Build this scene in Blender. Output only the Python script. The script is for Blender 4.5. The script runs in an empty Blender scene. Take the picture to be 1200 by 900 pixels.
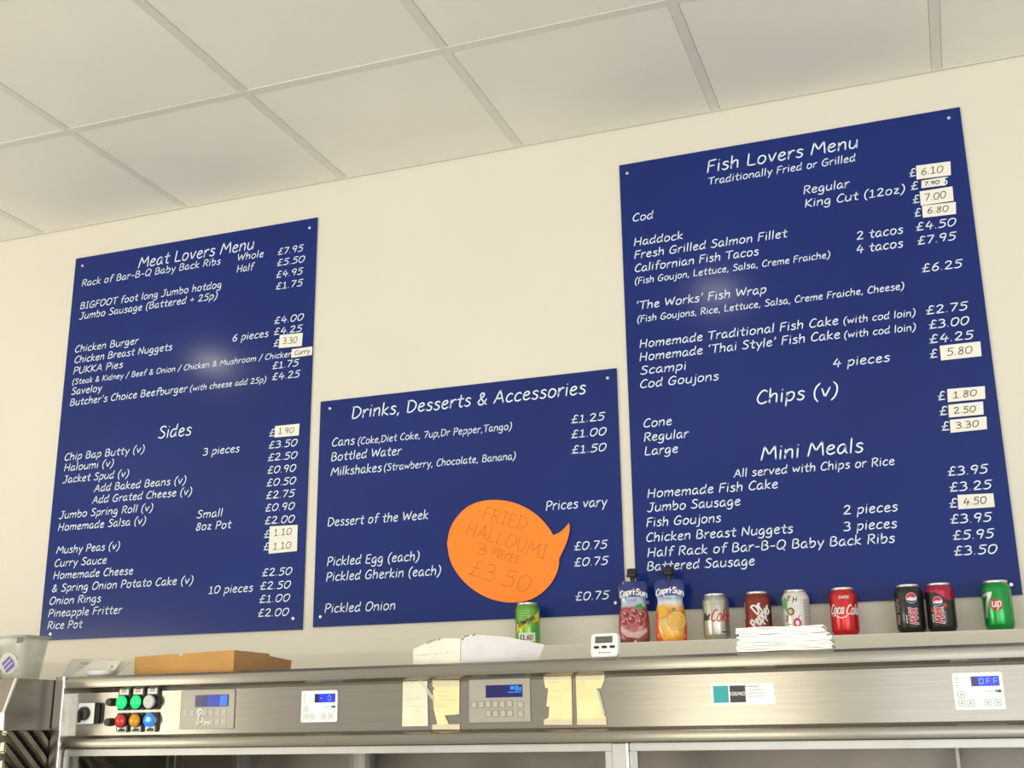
import bpy, bmesh, math, random
from mathutils import Vector, Matrix
random.seed(7)
C = bpy.context.scene
COL = C.collection
# ---------------------------------------------------------------- camera
cam = bpy.data.cameras.new('camera')
cam.sensor_width = 36; cam.lens = 41.61; cam.clip_start = .05
co = bpy.data.objects.new('camera', cam); COL.objects.link(co)
R = Matrix(((0.9385, 0.1054, 0.3289), (0.3452, -0.2552, -0.9032), (-0.0113, 0.9611, -0.2758)))
co.matrix_world = Matrix.Translation((0, -3.0772, 0)) @ R.to_4x4()
C.camera = co
# ---------------------------------------------------------------- world and lights
C.view_settings.view_transform = 'Standard'; C.view_settings.look = 'None'
C.view_settings.gamma = 1; C.view_settings.exposure = -0.22
w = bpy.data.worlds.new('world'); C.world = w; w.use_nodes = True
w.node_tree.nodes['Background'].inputs[0].default_value = (1.0, .97, .90, 1)
w.node_tree.nodes['Background'].inputs[1].default_value = 1.08
def area(name, loc, rot, sx, sy, power, col, disk=False):
    l = bpy.data.lights.new(name, 'AREA'); l.shape = 'DISK' if disk else 'RECTANGLE'
    l.size = sx
    if not disk: l.size_y = sy
    l.energy = power; l.color = col
    o = bpy.data.objects.new(name, l); COL.objects.link(o); o.location = loc; o.rotation_euler = rot
    return o
# two recessed ceiling spots in front of the boards, shop window behind the viewer
area('ceiling_spot', (-3.16, -1.48, 1.66), (0, 0, 0), .15, .15, 3.4, (1, .93, .78), True)
area('ceiling_spot', (-.754, -1.42, 1.66), (0, 0, 0), .16, .16, 2.0, (1, .93, .78), True)
area('shop_window', (2.9, -6.3, -.3), (math.radians(107), 0, math.radians(16)), 3.6, 1.8, 125, (.93, .96, 1))
area('shop_door', (-7.2, -5.2, -.2), (math.radians(105), 0, math.radians(-45)), 2.6, 1.8, 150, (1, .93, .76))
# narrow lights added behind the viewer to give the brushed steel soft streaks
area('streak_light', (-4.67, -5.0, -.35), (math.radians(90), 0, math.radians(-30)), .50, 1.6, 26, (1, .94, .76))
area('streak_light', (-1.12, -5.0, -.35), (math.radians(90), 0, 0), .75, 1.6, 26, (1, .94, .76))
area('streak_light', (.15, -5.0, -.35), (math.radians(90), 0, 0), 1.1, 1.6, 20, (.93, .96, 1))
# ---------------------------------------------------------------- writing on the boards: board, size class, text, x, z, width (metres)
TEXT = [
 (1, 't', 'Meat Lovers Menu', -2.4546, 1.4921, 0.4475),
 (1, 'b', 'Rack of Bar-B-Q Baby Back Ribs', -2.6832, 1.4581, 0.5532),
 (1, 'b', 'Whole', -2.0627, 1.4595, 0.0938),
 (1, 'b', 'Half', -2.0645, 1.4192, 0.0657),
 (1, 'p', '£7.95', -1.915, 1.4576, 0.094),
 (1, 'p', '£5.50', -1.9164, 1.419, 0.1011),
 (1, 'p', '£4.95', -1.917, 1.3786, 0.0977),
 (1, 'p', '£1.75', -1.9166, 1.3391, 0.099),
 (1, 'b', 'BIGFOOT foot long Jumbo hotdog', -2.681, 1.3748, 0.5592),
 (1, 'b', 'Jumbo Sausage (Battered + 25p)', -2.6818, 1.3381, 0.547),
 (1, 'p', '£4.00', -1.9158, 1.2231, 0.1047),
 (1, 'p', '£4.25', -1.9155, 1.1862, 0.1019),
 (1, 'p', '£', -1.9151, 1.1474, 0.0197),
 (1, 'b', '6 pieces', -2.0653, 1.184, 0.1295),
 (1, 'b', 'Chicken Burger', -2.6856, 1.221, 0.2558),
 (1, 'b', 'Chicken Breast Nuggets', -2.6832, 1.1829, 0.3874),
 (1, 'b', 'PUKKA Pies', -2.6837, 1.1445, 0.1978),
 (1, 's', '(Steak & Kidney / Beef & Onion / Chicken & Mushroom / Chicken', -2.6842, 1.1077, 0.8361),
 (1, 'b', 'Saveloy', -2.6849, 1.0725, 0.1225),
 (1, 'p', '£1.75', -1.9155, 1.0744, 0.0947),
 (1, 'p', '£4.25', -1.9144, 1.0379, 0.0992),
 (1, 'b', "Butcher's Choice Beefburger", -2.6853, 1.0343, 0.4601),
 (1, 's', '(with cheese add 25p)', -2.214, 1.0342, 0.2777),
 (1, 't', 'Sides', -2.3239, 0.8898, 0.1229),
 (1, 'p', '£', -1.9152, 0.8578, 0.0188),
 (1, 'p', '£3.50', -1.9151, 0.8195, 0.0992),
 (1, 'p', '£2.50', -1.9159, 0.7806, 0.1017),
 (1, 'p', '£0.90', -1.9156, 0.7412, 0.0986),
 (1, 'p', '£0.50', -1.9164, 0.7023, 0.1011),
 (1, 'p', '£2.75', -1.9162, 0.6637, 0.0999),
 (1, 'p', '£0.90', -1.9169, 0.625, 0.1006),
 (1, 'p', '£2.00', -1.9167, 0.586, 0.1021),
 (1, 'p', '£', -1.9172, 0.5451, 0.0201),
 (1, 'p', '£', -1.917, 0.5077, 0.02),
 (1, 'p', '£2.50', -1.9174, 0.4306, 0.1009),
 (1, 'p', '£2.50', -1.9225, 0.3911, 0.1033),
 (1, 'p', '£1.00', -1.9231, 0.3527, 0.1031),
 (1, 'p', '£2.00', -1.9254, 0.312, 0.1037),
 (1, 'b', 'Chip Bap Butty (v)', -2.6859, 0.8484, 0.3111),
 (1, 'b', '3 pieces', -2.1517, 0.819, 0.132),
 (1, 'b', 'Haloumi (v)', -2.6838, 0.8124, 0.1933),
 (1, 'b', 'Jacket Spud (v)', -2.6858, 0.7731, 0.2579),
 (1, 'b', 'Add Baked Beans (v)', -2.5573, 0.7342, 0.3484),
 (1, 'b', 'Add Grated Cheese (v)', -2.5606, 0.6963, 0.3761),
 (1, 'b', 'Jumbo Spring Roll (v)', -2.6871, 0.6557, 0.3613),
 (1, 'b', 'Homemade Salsa (v)', -2.6855, 0.616, 0.3363),
 (1, 'b', 'Small', -2.1596, 0.6211, 0.0916),
 (1, 'b', '8oz Pot', -2.1588, 0.583, 0.1253),
 (1, 'b', 'Mushy Peas (v)', -2.6843, 0.5422, 0.2437),
 (1, 'b', 'Curry Sauce', -2.6857, 0.5002, 0.1989),
 (1, 'b', 'Homemade Cheese', -2.6862, 0.461, 0.3032),
 (1, 'b', '& Spring Onion Potato Cake (v)', -2.6865, 0.4205, 0.527),
 (1, 'b', '10 pieces', -2.1002, 0.3873, 0.1532),
 (1, 'b', 'Onion Rings', -2.6913, 0.381, 0.1962),
 (1, 'b', 'Pineapple Fritter', -2.6918, 0.3422, 0.2804),
 (1, 'b', 'Rice Pot', -2.6905, 0.3041, 0.133),
 (2, 't', 'Drinks, Desserts & Accessories', -1.63, 0.8865, 0.7308),
 (2, 'b', 'Cans', -1.6947, 0.8066, 0.074),
 (2, 's', '(Coke,Diet Coke, 7up,Dr Pepper,Tango)', -1.608, 0.8045, 0.4869),
 (2, 'b', 'Bottled Water', -1.6961, 0.7616, 0.2306),
 (2, 'b', 'Milkshakes', -1.6965, 0.7164, 0.1671),
 (2, 's', '(Strawberry, Chocolate, Banana)', -1.5199, 0.7171, 0.4093),
 (2, 'p', '£1.25', -0.9434, 0.8052, 0.0979),
 (2, 'p', '£1.00', -0.9445, 0.7624, 0.1008),
 (2, 'p', '£1.50', -0.944, 0.7179, 0.0988),
 (2, 'b', 'Prices vary', -1.0219, 0.5651, 0.1739),
 (2, 'b', 'Dessert of the Week', -1.701, 0.5657, 0.3219),
 (2, 'b', 'Pickled Egg (each)', -1.6988, 0.4494, 0.2935),
 (2, 'b', 'Pickled Gherkin (each)', -1.7, 0.4048, 0.3612),
 (2, 'b', 'Pickled Onion', -1.7016, 0.3142, 0.2222),
 (2, 'p', '£0.75', -0.9444, 0.4503, 0.0941),
 (2, 'p', '£0.75', -0.9456, 0.4068, 0.0962),
 (2, 'p', '£0.75', -0.9448, 0.3155, 0.0946),
 (3, 't', 'Fish Lovers Menu', -0.5202, 1.4976, 0.4118),
 (3, 'm', 'Traditionally Fried or Grilled', -0.518, 1.4587, 0.4005),
 (3, 'b', 'Regular', -0.2605, 1.3856, 0.1211),
 (3, 'b', 'King Cut (12oz)', -0.2595, 1.3456, 0.2586),
 (3, 'p', '£', 0.0149, 1.388, 0.0166),
 (3, 'p', '£', 0.0149, 1.3497, 0.0188),
 (3, 'p', '£', 0.0163, 1.3109, 0.0165),
 (3, 'p', '£', 0.0162, 1.2724, 0.0164),
 (3, 'p', '£4.50', 0.0161, 1.2321, 0.0992),
 (3, 'p', '£7.95', 0.0159, 1.1933, 0.0967),
 (3, 'p', '£6.25', 0.0192, 1.1156, 0.1001),
 (3, 'b', 'Cod', -0.7418, 1.3828, 0.0587),
 (3, 'b', 'Haddock', -0.7413, 1.3068, 0.139),
 (3, 'b', 'Fresh Grilled Salmon Fillet', -0.7421, 1.2676, 0.4284),
 (3, 'b', 'Californian Fish Tacos', -0.7419, 1.2271, 0.347),
 (3, 's', '(Fish Goujon, Lettuce, Salsa, Creme Fraiche)', -0.7435, 1.1906, 0.536),
 (3, 'b', '2 tacos', -0.1342, 1.2312, 0.1177),
 (3, 'b', '4 tacos', -0.1375, 1.1926, 0.1172),
 (3, 'b', '‘The Works’ Fish Wrap', -0.7397, 1.1143, 0.3571),
 (3, 's', '(Fish Goujons, Rice, Lettuce, Salsa, Creme Fraiche, Cheese)', -0.7413, 1.0762, 0.7119),
 (3, 'p', '5', 0.092, 1.3492, 0.017),
 (3, 'b', 'Homemade Traditional Fish Cake', -0.7379, 1.0013, 0.535),
 (3, 's', '(with cod loin)', -0.1872, 0.9999, 0.1783),
 (3, 'p', '£2.75', 0.0173, 1.0, 0.1025),
 (3, 'p', '£3.00', 0.0207, 0.9604, 0.0963),
 (3, 'p', '£4.25', 0.0175, 0.9217, 0.1073),
 (3, 'b', 'Homemade ‘Thai Style’ Fish Cake', -0.7395, 0.963, 0.5378),
 (3, 's', '(with cod loin)', -0.1889, 0.9609, 0.1769),
 (3, 'b', 'Scampi', -0.7392, 0.9242, 0.1271),
 (3, 'b', 'Cod Goujons', -0.7409, 0.8853, 0.2153),
 (3, 'b', '4 pieces', -0.2239, 0.8857, 0.1409),
 (3, 'p', '£', 0.015, 0.8828, 0.018),
 (3, 't', 'Chips (v)', -0.4258, 0.8075, 0.2064),
 (3, 'p', '£', 0.0221, 0.7706, 0.0178),
 (3, 'p', '£', 0.0221, 0.7315, 0.0186),
 (3, 'p', '£', 0.0228, 0.6919, 0.0185),
 (3, 'b', 'Cone', -0.7361, 0.7734, 0.0758),
 (3, 'b', 'Regular', -0.7368, 0.7342, 0.1222),
 (3, 'b', 'Large', -0.7367, 0.6955, 0.0894),
 (3, 't', 'Mini Meals', -0.4271, 0.6553, 0.258),
 (3, 'm', 'All served with Chips or Rice', -0.5011, 0.6153, 0.403),
 (3, 'b', 'Homemade Fish Cake', -0.7341, 0.5786, 0.3435),
 (3, 'b', 'Jumbo Sausage', -0.7367, 0.541, 0.2468),
 (3, 'b', 'Fish Goujons', -0.7404, 0.5008, 0.1981),
 (3, 'b', 'Chicken Breast Nuggets', -0.7421, 0.4606, 0.3817),
 (3, 'b', 'Half Rack of Bar-B-Q Baby Back Ribs', -0.741, 0.4205, 0.6258),
 (3, 'b', 'Battered Sausage', -0.7436, 0.3839, 0.2803),
 (3, 'p', '£3.95', 0.0251, 0.5767, 0.0942),
 (3, 'p', '£3.25', 0.0249, 0.5375, 0.0985),
 (3, 'p', '£', 0.0205, 0.4976, 0.0182),
 (3, 'p', '£3.95', 0.0187, 0.4581, 0.0956),
 (3, 'p', '£5.95', 0.02, 0.4185, 0.0951),
 (3, 'p', '£3.50', 0.0183, 0.3805, 0.0984),
 (3, 'b', '2 pieces', -0.2314, 0.4983, 0.1303),
 (3, 'b', '3 pieces', -0.2349, 0.4569, 0.1281),
]
STICKERS = [
 (1, '3.30', [(-1.8931, 1.1827), (-1.8109, 1.1799), (-1.8131, 1.1369), (-1.8951, 1.1401)]),
 (1, 'Curry', [(-1.8475, 1.1307), (-1.7752, 1.1308), (-1.7757, 1.1035), (-1.8478, 1.1024)]),
 (1, '1.90', [(-1.8952, 0.8883), (-1.8098, 0.8875), (-1.8109, 0.851), (-1.8962, 0.8523)]),
 (1, '1.10|1.10', [(-1.8979, 0.5781), (-1.8025, 0.5766), (-1.8018, 0.4983), (-1.8981, 0.496)]),
 (3, '6.10', [(0.0344, 1.4161), (0.1204, 1.4134), (0.1176, 1.3742), (0.0319, 1.3765)]),
 (3, '7.90', [(0.0434, 1.371), (0.1033, 1.3716), (0.0993, 1.3482), (0.0413, 1.3497)]),
 (3, '7.00', [(0.0359, 1.3412), (0.1178, 1.3415), (0.1164, 1.3008), (0.0348, 1.301)]),
 (3, '6.80', [(0.0377, 1.2996), (0.1211, 1.2966), (0.1182, 1.2632), (0.0365, 1.2657)]),
 (3, '5.80', [(0.041, 0.9117), (0.1377, 0.9117), (0.1365, 0.8731), (0.0402, 0.8727)]),
 (3, '1.80', [(0.0468, 0.7965), (0.1349, 0.7949), (0.1328, 0.7626), (0.0448, 0.7629)]),
 (3, '2.50', [(0.0449, 0.7558), (0.1265, 0.7562), (0.1243, 0.7231), (0.043, 0.7233)]),
 (3, '3.30', [(0.0447, 0.717), (0.13, 0.7173), (0.1279, 0.6854), (0.0428, 0.6839)]),
 (3, '4.50', [(0.0418, 0.5272), (0.1236, 0.5252), (0.1236, 0.4917), (0.0403, 0.4918)]),
]
# ---------------------------------------------------------------- materials
def mat(name, col, rough=.5, metal=0, emit=None, es=1, noise=0, nscale=20, coat=0, alpha=None, trans=0, ior=1.45, bump=0, bscale=60, stretch=None, spec=None):
    m = bpy.data.materials.new(name); m.use_nodes = True
    nt = m.node_tree; b = nt.nodes['Principled BSDF']
    b.inputs['Base Color'].default_value = (*col, 1); b.inputs['Roughness'].default_value = rough
    b.inputs['Metallic'].default_value = metal; b.inputs['IOR'].default_value = ior
    b.inputs['Coat Weight'].default_value = coat; b.inputs['Transmission Weight'].default_value = trans
    if spec is not None: b.inputs['Specular IOR Level'].default_value = spec
    if alpha is not None: b.inputs['Alpha'].default_value = alpha
    if emit: b.inputs['Emission Color'].default_value = (*emit, 1); b.inputs['Emission Strength'].default_value = es
    if noise or bump:
        tc = nt.nodes.new('ShaderNodeTexCoord'); mp = nt.nodes.new('ShaderNodeMapping')
        nt.links.new(tc.outputs['Object'], mp.inputs[0])
        if stretch: mp.inputs['Scale'].default_value = stretch
    if noise:
        n = nt.nodes.new('ShaderNodeTexNoise'); n.inputs['Scale'].default_value = nscale; n.inputs['Detail'].default_value = 4
        nt.links.new(mp.outputs[0], n.inputs['Vector'])
        r = nt.nodes.new('ShaderNodeValToRGB')
        r.color_ramp.elements[0].position = .3; r.color_ramp.elements[1].position = .7
        r.color_ramp.elements[0].color = (*[c*(1-noise) for c in col], 1)
        r.color_ramp.elements[1].color = (*[min(1, c*(1+noise)) for c in col], 1)
        nt.links.new(n.outputs['Fac'], r.inputs[0]); nt.links.new(r.outputs[0], b.inputs['Base Color'])
    if bump:
        n = nt.nodes.new('ShaderNodeTexNoise'); n.inputs['Scale'].default_value = bscale; n.inputs['Detail'].default_value = 3
        nt.links.new(mp.outputs[0], n.inputs['Vector'])
        k = nt.nodes.new('ShaderNodeBump'); k.inputs['Strength'].default_value = bump; k.inputs['Distance'].default_value = .001
        nt.links.new(n.outputs['Fac'], k.inputs['Height']); nt.links.new(k.outputs[0], b.inputs['Normal'])
    return m
def steel(name, col, rough, aniso=.75):
    m = mat(name, col, rough, 1, noise=.05, nscale=30, stretch=(.3, 1, 12))
    nt = m.node_tree; b = nt.nodes['Principled BSDF']
    b.inputs['Anisotropic'].default_value = aniso
    c = nt.nodes.new('ShaderNodeCombineXYZ'); c.inputs[2].default_value = 1
    nt.links.new(c.outputs[0], b.inputs['Tangent'])
    return m
WALL = mat('cream_wall_paint', (.725, .690, .595), .75, noise=.015, nscale=3, bump=.25, bscale=140)
CEIL = mat('ceiling_tile_board', (.84, .825, .76), .9, noise=.03, nscale=2.5, bump=.3, bscale=160)
BAR = mat('ceiling_bar_enamel', (.73, .715, .655), .5, noise=.02)
BLUE = mat('blue_board_laminate', (.010, .025, .165), .16, noise=.10, nscale=2.2, spec=.30)
WHITE = mat('white_vinyl', (.78, .88, 1.0), .35)
STEEL = steel('brushed_steel', (.315, .295, .255), .27, .85)
STEELD = mat('duller_steel', (.34, .315, .28), .38, 1, noise=.08, nscale=6)
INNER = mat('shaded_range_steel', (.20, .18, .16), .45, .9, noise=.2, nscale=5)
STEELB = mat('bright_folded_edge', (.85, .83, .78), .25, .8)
ALU = mat('aluminium', (.42, .415, .40), .45, .75, noise=.06, nscale=12)
DARK = mat('black_plastic', (.018, .017, .016), .35)
BROWN = mat('dark_brown_plastic', (.035, .024, .018), .4)
GREYP = mat('grey_membrane', (.36, .335, .285), .45, .25, noise=.03)
GREYL = mat('membrane_outline', (.20, .185, .16), .5)
WPL = mat('white_plastic', (.80, .82, .80), .35)
PAPER = mat('white_paper', (.80, .79, .74), .7, noise=.04, nscale=25)
STICK = mat('white_sticker_paper', (.84, .82, .74), .6, noise=.03, nscale=30)
INK = mat('black_pen', (.03, .03, .035), .5)
PENCIL = mat('brown_pen', (.45, .16, .02), .6)
ORANGE = mat('fluorescent_orange_card', (1.0, .25, .018), .6, noise=.03, nscale=6)
YELLOW = mat('yellowed_paper', (.80, .69, .36), .6, noise=.12, nscale=30, bump=.5, bscale=40)
OLDW = mat('aged_white_paper', (.76, .70, .54), .6, noise=.08, nscale=30, bump=.5, bscale=40)
TAPE = mat('clear_tape', (.85, .80, .66), .2, alpha=.35)
KRAFT = mat('brown_card', (.50, .265, .075), .7, noise=.06, nscale=14)
KRAFT2 = mat('brown_card_edge', (.30, .15, .05), .8)
GLASS = mat('door_glass', (.86, .85, .82), .06, trans=1, ior=1.05, alpha=.5)
TUB = mat('clear_smoky_plastic', (.55, .56, .48), .15, alpha=.42, noise=.2, nscale=18, coat=.4)
TUBR = mat('clear_plastic_rim', (.33, .35, .30), .2, alpha=.75, coat=.4)
# ---------------------------------------------------------------- scene helpers
def link(name, me, m, parent=None, loc=None, label=None):
    o = bpy.data.objects.new(name, me); COL.objects.link(o)
    if m is not None and not me.materials: me.materials.append(m)
    if parent: o.parent = parent
    if loc: o.location = loc
    if label: o['label'] = label
    return o
def thing(name, label, cat, loc=(0, 0, 0), rot=(0, 0, 0), group=None):
    o = bpy.data.objects.new(name, None); COL.objects.link(o); o.empty_display_size = .05
    o.location = loc; o.rotation_euler = rot; o['label'] = label; o['category'] = cat
    group = group or GROUPS.get(name)
    if group: o['group'] = group
    return o
GROUPS = {'menu_board': 'blue menu boards on the wall', 'drink_can': 'drink cans along the ledge', 'juice_pouch': 'juice pouches on the ledge',
          'taped_note': 'notes taped to the steel fascia', 'plastic_tub': 'clear tubs on the hood'}
def struct(o): o['kind'] = 'structure'; return o
class G:
    """collects geometry, then becomes one mesh"""
    def __init__(s): s.v = []; s.f = []
    def add(s, vs, fs):
        b = len(s.v); s.v += [tuple(v) for v in vs]; s.f += [tuple(b+i for i in f) for f in fs]; return s
    def box(s, x0, x1, y0, y1, z0, z1):
        return s.add([(x0,y0,z0),(x1,y0,z0),(x1,y1,z0),(x0,y1,z0),(x0,y0,z1),(x1,y0,z1),(x1,y1,z1),(x0,y1,z1)],
                     [(0,3,2,1),(4,5,6,7),(0,1,5,4),(1,2,6,5),(2,3,7,6),(3,0,4,7)])
    def prism(s, pts, y0, y1):      # polygon in (x,z), extruded from y0 (front) to y1
        n = len(pts)
        a = sum(pts[i][0]*pts[(i+1) % n][1]-pts[(i+1) % n][0]*pts[i][1] for i in range(n))
        if a < 0: pts = pts[::-1]
        return s.add([(x,y0,z) for x,z in pts]+[(x,y1,z) for x,z in pts],
                     [tuple(range(n)), tuple(range(2*n-1, n-1, -1))]+[(i, i+n, (i+1) % n+n, (i+1) % n) for i in range(n)])
    def extx(s, prof, x0, x1):      # polygon in (y,z), extruded along x
        n = len(prof)
        a = sum(prof[i][0]*prof[(i+1) % n][1]-prof[(i+1) % n][0]*prof[i][1] for i in range(n))
        if a > 0: prof = prof[::-1]
        return s.add([(x0,y,z) for y,z in prof]+[(x1,y,z) for y,z in prof],
                     [tuple(range(n)), tuple(range(2*n-1, n-1, -1))]+[(i, i+n, (i+1) % n+n, (i+1) % n) for i in range(n)])
    def cyly(s, cx, cz, r, y0, y1, n=24, r1=None):   # disc facing -y
        r1 = r if r1 is None else r1
        A = [(cx+r1*math.cos(t), y0, cz+r1*math.sin(t)) for t in [2*math.pi*i/n for i in range(n)]]
        B = [(cx+r*math.cos(t), y1, cz+r*math.sin(t)) for t in [2*math.pi*i/n for i in range(n)]]
        return s.add(A+B, [tuple(range(n)), tuple(range(2*n-1, n-1, -1))]+[(i, i+n, (i+1) % n+n, (i+1) % n) for i in range(n)])
    def domey(s, cx, cz, r, y0, depth, n=24, k=5):   # dome bulging to -y
        vs = []; fs = []
        for j in range(k):
            a = j/k*math.pi/2
            for i in range(n):
                t = 2*math.pi*i/n; vs.append((cx+r*math.cos(a)*math.cos(t), y0-depth*math.sin(a), cz+r*math.cos(a)*math.sin(t)))
        vs.append((cx, y0-depth, cz))
        for j in range(k-1):
            for i in range(n): fs.append((j*n+i, (j+1)*n+i, (j+1)*n+(i+1) % n, j*n+(i+1) % n)[::-1])
        for i in range(n): fs.append(((k-1)*n+i, (k-1)*n+(i+1) % n, k*n))
        return s.add(vs, fs)
    def lathe(s, prof, n=36, cap=True):
        vs = [(r*math.cos(2*math.pi*i/n), r*math.sin(2*math.pi*i/n), z) for r, z in prof for i in range(n)]
        fs = [(j*n+i, j*n+(i+1) % n, (j+1)*n+(i+1) % n, (j+1)*n+i) for j in range(len(prof)-1) for i in range(n)]
        if cap: fs += [tuple(range(n-1, -1, -1)), tuple((len(prof)-1)*n+i for i in range(n))]
        return s.add(vs, fs)
    def mesh(s, name, bev=0, seg=2, smooth=False, auto=None):
        me = bpy.data.meshes.new(name); me.from_pydata(s.v, [], s.f); me.update()
        if bev:
            bm = bmesh.new(); bm.from_mesh(me)
            es = [e for e in bm.edges if len(e.link_faces) == 2 and e.calc_face_angle(0) > .5]
            bmesh.ops.bevel(bm, geom=es, offset=bev, segments=seg, affect='EDGES', clamp_overlap=True)
            bm.to_mesh(me); bm.free()
        if smooth:
            for p in me.polygons: p.use_smooth = True
            if auto:
                try: me.set_sharp_from_angle(angle=math.radians(auto))
                except Exception: pass
        return me
    def obj(s, name, m, parent=None, bev=0, seg=2, smooth=False, auto=None, label=None, loc=None):
        return link(name, s.mesh(name, bev, seg, smooth, auto), m, parent, loc, label)
def rrect(x0, x1, z0, z1, r, n=4):
    out = []
    for cx, cz, a in ((x1-r, z1-r, 0), (x0+r, z1-r, 90), (x0+r, z0+r, 180), (x1-r, z0+r, 270)):
        for i in range(n+1):
            t = math.radians(a+90*i/n); out.append((cx+r*math.cos(t), cz+r*math.sin(t)))
    return out
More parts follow.
